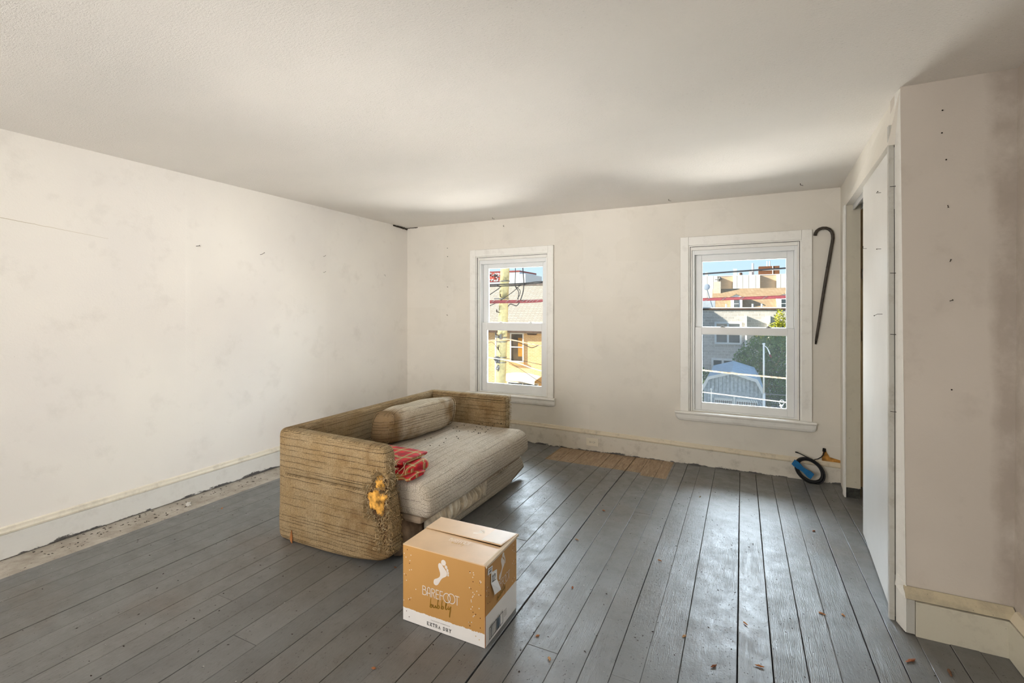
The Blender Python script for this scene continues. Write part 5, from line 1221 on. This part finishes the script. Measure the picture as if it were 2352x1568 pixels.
cable('overhead_cable', [(-5.84, 12.66, 3.2), (-5.80, 12.66, 2.6), (-5.77, 12.66, 2.17), (-5.80, 12.66, 1.90), (-5.88, 12.66, 1.68)], 0.016, RUBBER, 'right one of two drop wires hanging right of the utility pole')
cable('overhead_cable', [(-6.05, 12.66, 2.10), (-5.90, 12.66, 1.98), (-5.90, 12.66, 1.85), (-5.98, 12.66, 1.72)], 0.010, RUBBER, 'small curved wire between the two drop wires')
cable('overhead_cable', [(-6.3, 12.68, 1.50), (-6.2, 12.66, 1.57), (-6.0, 12.64, 1.52), (-5.9, 12.64, 1.62)], 0.014, RUBBER, 'black cable loop sagging under the red bundle')

# white building with a painted red mural, beyond the brick house
mb_ = thing('mural_building', (-31, 60, -4), 'distant white building with red and black mural above the brick house roof', 'building')
m = MB(); m.box(-38, -28.0, 60, 66, -4, 6.74); m.box(-28.0, -27.1, 60.01, 66, -4, 6.45); m.build('wall', EXTW, mb_)
MB().box(-38, -28.0, 59.95, 66.05, 6.74, 6.95).build('roof_edge', simple('dark_red_band', srgb(150, 60, 52), 0.7), mb_)
MB().box(-38, -30.3, 59.92, 59.98, 5.45, 6.70).build('mural_panel', REDP, mb_)
m = MB(); rs = random.Random(5)
for k in range(34):
    x, z = rs.uniform(-33.2, -31.2), rs.uniform(5.5, 6.7); a, b = rs.uniform(0.08, 0.3), rs.uniform(0.04, 0.16)
    m.prism([(x - a, z), (x - a * 0.2, z - b), (x + a, z - b * 0.3), (x + a * 0.4, z + b)], 'y', 59.86, 59.92)
m.build('mural_shapes', EXTW, mb_, kind='stuff')
m = MB()
for k in range(14):
    x, z = rs.uniform(-33.2, -31.2), rs.uniform(5.6, 6.5); a = rs.uniform(0.05, 0.14); m.prism([(x - a, z), (x, z - a), (x + a, z + a * 0.3), (x, z + a * 0.7)], 'y', 59.80, 59.86)
m.build('mural_marks', INKK, mb_, kind='stuff')

# grey stone house with projecting piers
sh = thing('stone_house', (0.5, 31, -4), 'rough grey stone house with white-framed casement windows behind the yard', 'house')
MB().box(-3.2, 7.0, 31.0, 38.5, -4, 1.40).build('stone_wall', STONE, sh)
MB().box(-3.25, 7.05, 30.93, 38.6, 1.40, 1.50).build('parapet_cap', DKROOF, sh, bevel=0.01)
MB().box(-3.2, 7.0, 31.1, 38.4, 1.50, 1.56).build('flat_roof', EXTW, sh)
for x in (0.17, 1.37): MB().box(x, x + 0.10, 30.62, 31.0, -4, 1.05).build('pier', EXTW, sh, bevel=0.01)
extwin(sh, -1.485, -0.007, 30.98, -0.65, 0.69, 2, 0.11)
extwin(sh, -1.66, -0.40, 30.98, -2.9, -1.50, 2, 0.12)
extwin(sh, 1.64, 2.5, 30.98, -0.5, 0.62, 1, 0.08, 0.1)
m = MB()
for x in (-0.9, 0.6, 1.1, 2.0): m.tube([(x, 33, 1.56), (x, 33, 1.78)], 0.05, 8)
m.build('roof_vent', EXTW, sh, kind='stuff')
gs = thing('grey_sided_house', (-3, 33, -4), 'edge of a blue-grey sided house at the left of the larger window view', 'house')
MB().box(-6.5, -1.83, 39.0, 39.4, -4, 2.12).build('siding_wall', simple('blue_grey_siding', srgb(176, 184, 190), 0.8, 0.05), gs)
sdish = thing('satellite_dish', (-2.0, 36.2, 1.56), 'grey satellite dish on a slanting mast above the stone house roof', 'dish')
m = MB(); m.blob((-2.24, 36.0, 3.02), (0.22, 0.05, 0.22), 16, 10); m.build('reflector', simple('dish_grey', srgb(150, 160, 172), 0.5, 0.03), sdish, smooth=True)
m = MB(); m.tube([(-2.22, 36.05, 2.9), (-2.05, 36.3, 2.2), (-1.88, 36.4, 1.57)], 0.03, 8); m.build('mast', simple('mast_grey', srgb(120, 130, 140), 0.5), sdish)

# brown shingled house with dormers
dh = thing('dormer_house', (0.5, 40, -4), 'house with brown shingle roof, two white dormers and a tall chimney', 'house')
m = MB(); m.prism([(39.7, 1.50), (42.3, 3.13), (46, 1.5)], 'x', -2.15, 8.0); m.build('shingle_roof', SHINGB, dh)
MB().box(-2.1, 8, 39.9, 45.8, -4, 1.50).build('wall', EXTW, dh)
for x0, x1, zt in ((-0.77, 0.03, 2.38), (2.32, 3.20, 2.36)):
    xm = (x0 + x1) / 2; g = MB(); g.prism([(x0, 1.50), (x1, 1.50), (x1, zt), (xm, zt + 0.2), (x0, zt)], 'y', 39.6, 41.2); dn = g.build('dormer', EXTW, dh)
    g = MB(); g.prism([(x0 - 0.06, zt - 0.03), (xm, zt + 0.21), (x1 + 0.06, zt - 0.03), (x1 + 0.06, zt + 0.02), (xm, zt + 0.27), (x0 - 0.06, zt + 0.02)][::-1], 'y', 39.5, 41.2); g.build('dormer_roof', SHINGB, dn)
    w0, w1 = xm - 0.17, xm + 0.17
    MB().box(w0, w1, 39.575, 39.62, 1.56, 2.18).build('pane', DKGLASS, dn)
    g = MB(); g.box(w0, w1, 39.56, 39.58, 1.85, 1.89); g.build('sash_bar', EXTW, dn)
ck = MB(); ck.box(-2.07, -1.53, 41.7, 42.3, 1.5, 3.70); ck.build('chimney', simple('pale_rendered_chimney', srgb(214, 196, 176), 0.85, 0.08), dh, bevel=0.02)
ck = MB(); ck.tube([(-1.70, 42, 3.70), (-1.70, 42, 4.02)], 0.08, 8); ck.box(-1.98, -1.42, 41.95, 42.05, 3.86, 3.90); ck.blob((-1.60, 41.9, 3.96), (0.12, 0.12, 0.12), 8, 6); ck.build('chimney_cowl', METAL, dh)

# long white panelled building with rooftop plant
wbld = thing('panelled_building', (0, 60, -4), 'long pale panelled building with brown brick recesses and rooftop equipment', 'building')
MB().box(-8, 12, 60.8, 72, -4, 5.36).build('brick_recess_wall', BROWNBRICK, wbld)
xs = [[-8, -7.0, -6.0, -5.0, -4.2, -3.648, -2.993, -2.56], [-0.944, -0.503, 0.089, 0.70, 1.406, 1.846], [3.476, 3.862, 4.6, 5.4, 6.3, 7.4, 12]]
for grp in xs:
    for a, b in zip(grp[:-1], grp[1:]): MB().box(a + 0.012, b - 0.012, 60.0, 60.9, -4, 5.40).build('panel', PANELW, wbld)
MB().box(-8.1, 12.1, 60.75, 72.1, 5.36, 5.44).build('coping', EXTW, wbld)
m = MB(); m.box(1.73, 3.81, 61, 62.5, 5.44, 6.38); sc_ = m.build('slatted_screen', SLAT, wbld)
m = MB(); m.box(3.10, 3.18, 60.95, 61, 5.44, 6.38); m.box(1.73, 3.81, 60.96, 61, 5.90, 5.95); m.build('screen_frame', EXTW, sc_)
for x, r_, z in ((2.62, 0.07, 7.05), (2.90, 0.07, 7.05), (1.15, 0.12, 6.85)):
    m = MB(); m.tube([(x, 62, 5.4), (x, 62, z)], r_, 10); m.build('flue', EXTW, wbld)
for a, b, z in ((-0.9, -0.5, 6.22), (-0.4, 0.1, 5.75), (0.75, 1.05, 5.9), (-3.95, -3.65, 5.9)):
    MB().box(a, b, 61.2, 62, 5.44, z).build('rooftop_unit', PANELW, wbld, bevel=0.02)
m = MB(); m.tube([(-0.12, 61.1, 5.44), (-0.12, 61.1, 5.75)], 0.13, 8); m.blob((-0.12, 61.1, 5.92), (0.09, 0.09, 0.11), 8, 6); m.build('rooftop_fan', DKROOF, wbld)

# gambrel shed with vertical boards
sd = thing('garden_shed', (-0.34, 20, -4), 'weathered white gambrel-roofed wooden shed in the yard', 'shed')
gx = -0.34; GP = [(-1.04, -1.70), (-0.80, -1.22), (0, -0.97), (0.80, -1.22), (1.04, -1.70)]
def gz(d):
    d = abs(d); return -0.97 - 0.25 * d / 0.80 if d < 0.80 else -1.22 - 0.48 * (d - 0.80) / 0.24
xx = -1.02
while xx < 1.0:
    a, b = xx + 0.006, xx + 0.130; m = MB(); d_ = 0.012 * (int(xx * 100) % 3)
    pts = [(gx + a, -4), (gx + b, -4), (gx + b, gz(b) - 0.03)] + ([(gx, gz(0) - 0.03)] if a < 0 < b else []) + [(gx + a, gz(a) - 0.03)]
    m.prism(pts, 'y', 20.0 - d_ * 0.5, 20.05); m.build('plank', SHEDM, sd); xx += 0.136
MB().box(gx - 1.0, gx + 1.0, 20.05, 23.9, -4, -1.72).build('shed_wall', SHEDM, sd)
m = MB(); o_ = [(gx + x * 1.06, z + 0.02) for x, z in GP]; i_ = [(gx + x, z - 0.02) for x, z in GP]
m.prism(o_ + i_[::-1], 'y', 19.85, 24.1); m.build('roof', SHEDR, sd)
m = MB(); m.prism([(gx + x * 1.075, z + 0.03) for x, z in GP] + [(gx + x, z - 0.07) for x, z in GP[::-1]], 'y', 19.80, 19.86); m.build('barge_board', EXTW, sd)
for a, b in ((-0.62, 0.02), (0.14, 0.88)):
    m = MB(); m.box(gx + a, gx + b, 19.93, 19.97, -3.9, -2.0); d_ = m.build('shed_door', EXTW, sd)
    m = MB()
    for k in range(9): x = gx + a + 0.05 + (b - a - 0.1) * k / 8; m.box(x - 0.008, x + 0.008, 19.915, 19.93, -2.75, -2.08)
    for k in range(8): z = -2.75 + 0.09 * k; m.box(gx + a + 0.03, gx + b - 0.03, 19.912, 19.927, z - 0.006, z + 0.006)
    m.build('lattice', DKROOF, d_)
MB().box(gx + 0.04, gx + 0.12, 19.90, 19.97, -3.9, -1.85).build('door_post', EXTW, sd)

fp = thing('white_pole', (0.585, 16, -4), 'thin white pole with a drooping red and white streamer in the yard', 'pole')
m = MB(); m.tube([(0.588, 16, -4), (0.588, 16, -1.1)], 0.040, 10); m.tube([(0.588, 16, -1.1), (0.586, 16, 0.36)], 0.026, 10); m.blob((0.588, 16, 0.38), (0.045, 0.045, 0.03), 10, 6); m.build('mast', EXTW, fp, smooth=True)
m = MB(); m.tube([(0.60, 15.98, 0.34), (0.68, 15.95, 0.26), (0.73, 15.95, 0.14), (0.745, 15.95, 0.08)], [0.010, 0.014, 0.018, 0.018], 6); m.build('streamer', EXTW, fp)
m = MB(); m.tube([(0.745, 15.95, 0.08), (0.76, 15.95, 0.03), (0.80, 15.95, -0.01)], [0.020, 0.024, 0.008], 6); m.build('streamer_tail', REDC, fp)

cf = thing('chain_link_fence', (1.5, 17, -4), 'chain-link fence with galvanised rails right of the shed', 'fence')
for x in (0.66, 1.75, 2.9):
    m = MB(); m.tube([(x, 17, -4), (x, 17, -1.22)], 0.03, 8); m.build('post', METAL, cf)
m = MB(); m.tube([(0.66, 17, -1.27), (2.9, 17, -1.25)], 0.018, 6); m.tube([(0.66, 17, -1.40), (2.9, 17, -1.38)], 0.008, 5); m.build('rail', METAL, cf)
m = MB()
for k in range(60):
    x = 0.4 + k * 0.065
    for s_ in (1, -1):
        a = (x, 17, -3.9) if s_ > 0 else (x + 1.0, 17, -3.9); b = (x + 1.2, 17, -1.40) if s_ > 0 else (x - 0.2, 17, -1.40)
        if max(a[0], b[0]) < 3.4: m.tube([a, b], 0.0055, 3)
m.build('wire_mesh', METAL, cf, kind='stuff')
m = MB(); m.tube([(0.98, 15, -4), (0.98, 15, -1.25)], 0.016, 6); lp = []
for k in range(21): a = 2 * math.pi * k / 20; lp.append((0.99 + 0.055 * math.cos(a), 15, -1.16 + 0.07 * math.sin(a)))
m.tube(lp, 0.009, 6); m.blob((0.98, 15, -1.25), (0.05, 0.04, 0.03), 8, 6); m.build('ring_topped_post', EXTW, base=(0.98, 15, -4), label='thin post with a ring on top in front of the chain-link fence', cat='post')
m = MB(); m.tube([(-0.86, 16, -4), (-0.86, 16, -1.08)], 0.022, 6); m.blob((-0.86, 16, -1.08), (0.04, 0.04, 0.03), 8, 6); m.build('yard_post', EXTW, base=(-0.86, 16, -4), label='white post in front of the left side of the shed', cat='post')

def foliage(mb, cl, n, size, seed):
    rs = random.Random(seed); tot = sum(r[0] * r[2] for _, r in cl)
    for c, r in cl:
        for _ in range(int(n * r[0] * r[2] / tot)):
            d = Vector((rs.gauss(0, 1), rs.gauss(0, 1), rs.gauss(0, 1))).normalized() * rs.uniform(0.62, 1.06)
            p = Vector((c[0] + d.x * r[0], c[1] + d.y * r[1], c[2] + d.z * r[2]))
            a = Vector((rs.uniform(-1, 1), rs.uniform(-1, 1), rs.uniform(-1, 1))).normalized(); b = a.orthogonal().normalized(); s_ = rs.uniform(*size)
            mb.face([p - a * s_, p + b * s_ * 0.55, p + a * s_, p - b * s_ * 0.55])
def tree(name, base, crown, n, size, mat, label, cat, seed, trunk=0.14):
    t = thing(name, base, label, cat)
    top = crown[0][0]; m = MB(); m.tube([base, (base[0] * 0.6 + top[0] * 0.4, base[1], (base[2] + top[2]) / 2), top], [trunk, trunk * 0.8, trunk * 0.5], 8)
    for c, r in crown[1:]: m.tube([(base[0] * 0.5 + top[0] * 0.5, base[1], (base[2] * 0.4 + top[2] * 0.6)), c], [trunk * 0.5, trunk * 0.2], 6)
    m.build('trunk', POLEM, t)
    m = MB(); foliage(m, crown, n, size, seed); m.build('foliage', mat, t, kind='stuff')
tree('leafy_tree', (1.2, 25.2, -4), [((0.75, 25.2, -0.9), (0.95, 0.9, 0.95)), ((0.15, 24.9, -1.1), (0.55, 0.6, 0.7)), ((1.6, 24.8, -0.7), (0.9, 0.9, 0.95)), ((2.6, 25.2, -0.5), (0.9, 0.9, 0.9)), ((1.2, 24.9, -2.2), (1.0, 0.8, 0.8)), ((2.2, 24.6, -2.2), (1.0, 0.8, 0.9)), ((1.1, 25.4, -0.15), (0.8, 0.7, 0.45)), ((2.0, 25.4, 0.0), (0.8, 0.7, 0.45))], 15000, (0.03, 0.07), LEAF, 'large dark green tree behind the shed, its top in sunlight', 'tree', 31)
tree('ivy_shrub', (2.1, 29.6, -4), [((1.95, 29.7, 0.3), (0.75, 0.3, 0.5)), ((1.85, 29.7, 0.95), (0.26, 0.25, 0.5)), ((1.5, 29.6, -0.1), (0.8, 0.3, 0.35)), ((2.6, 29.7, 0.8), (0.5, 0.3, 0.8))], 3200, (0.03, 0.07), LEAFY, 'bright yellow-green climbing plant against the stone house', 'shrub', 33, 0.05)
tree('hedge_shrub', (-1.75, 26, -4), [((-1.75, 26, -2.3), (0.42, 0.5, 0.75)), ((-1.6, 25.5, -2.9), (0.5, 0.5, 0.7))], 2400, (0.03, 0.06), LEAF, 'shrub left of the shed below the stone wall', 'shrub', 35, 0.05)
# added unseen brick block between the two views, placed to shade the yard
ne = thing('yard_shade_block', (-4.5, 18, -4), 'unseen brick block added between the two window views to shade the yard', 'house')
MB().box(-5.4, -3.5, 13.5, 24, -4, 2.4).build('brick_wall', TANBRICK, ne); MB().box(-5.45, -3.45, 13.45, 24.05, 2.4, 2.52).build('parapet_cap', DKROOF, ne)
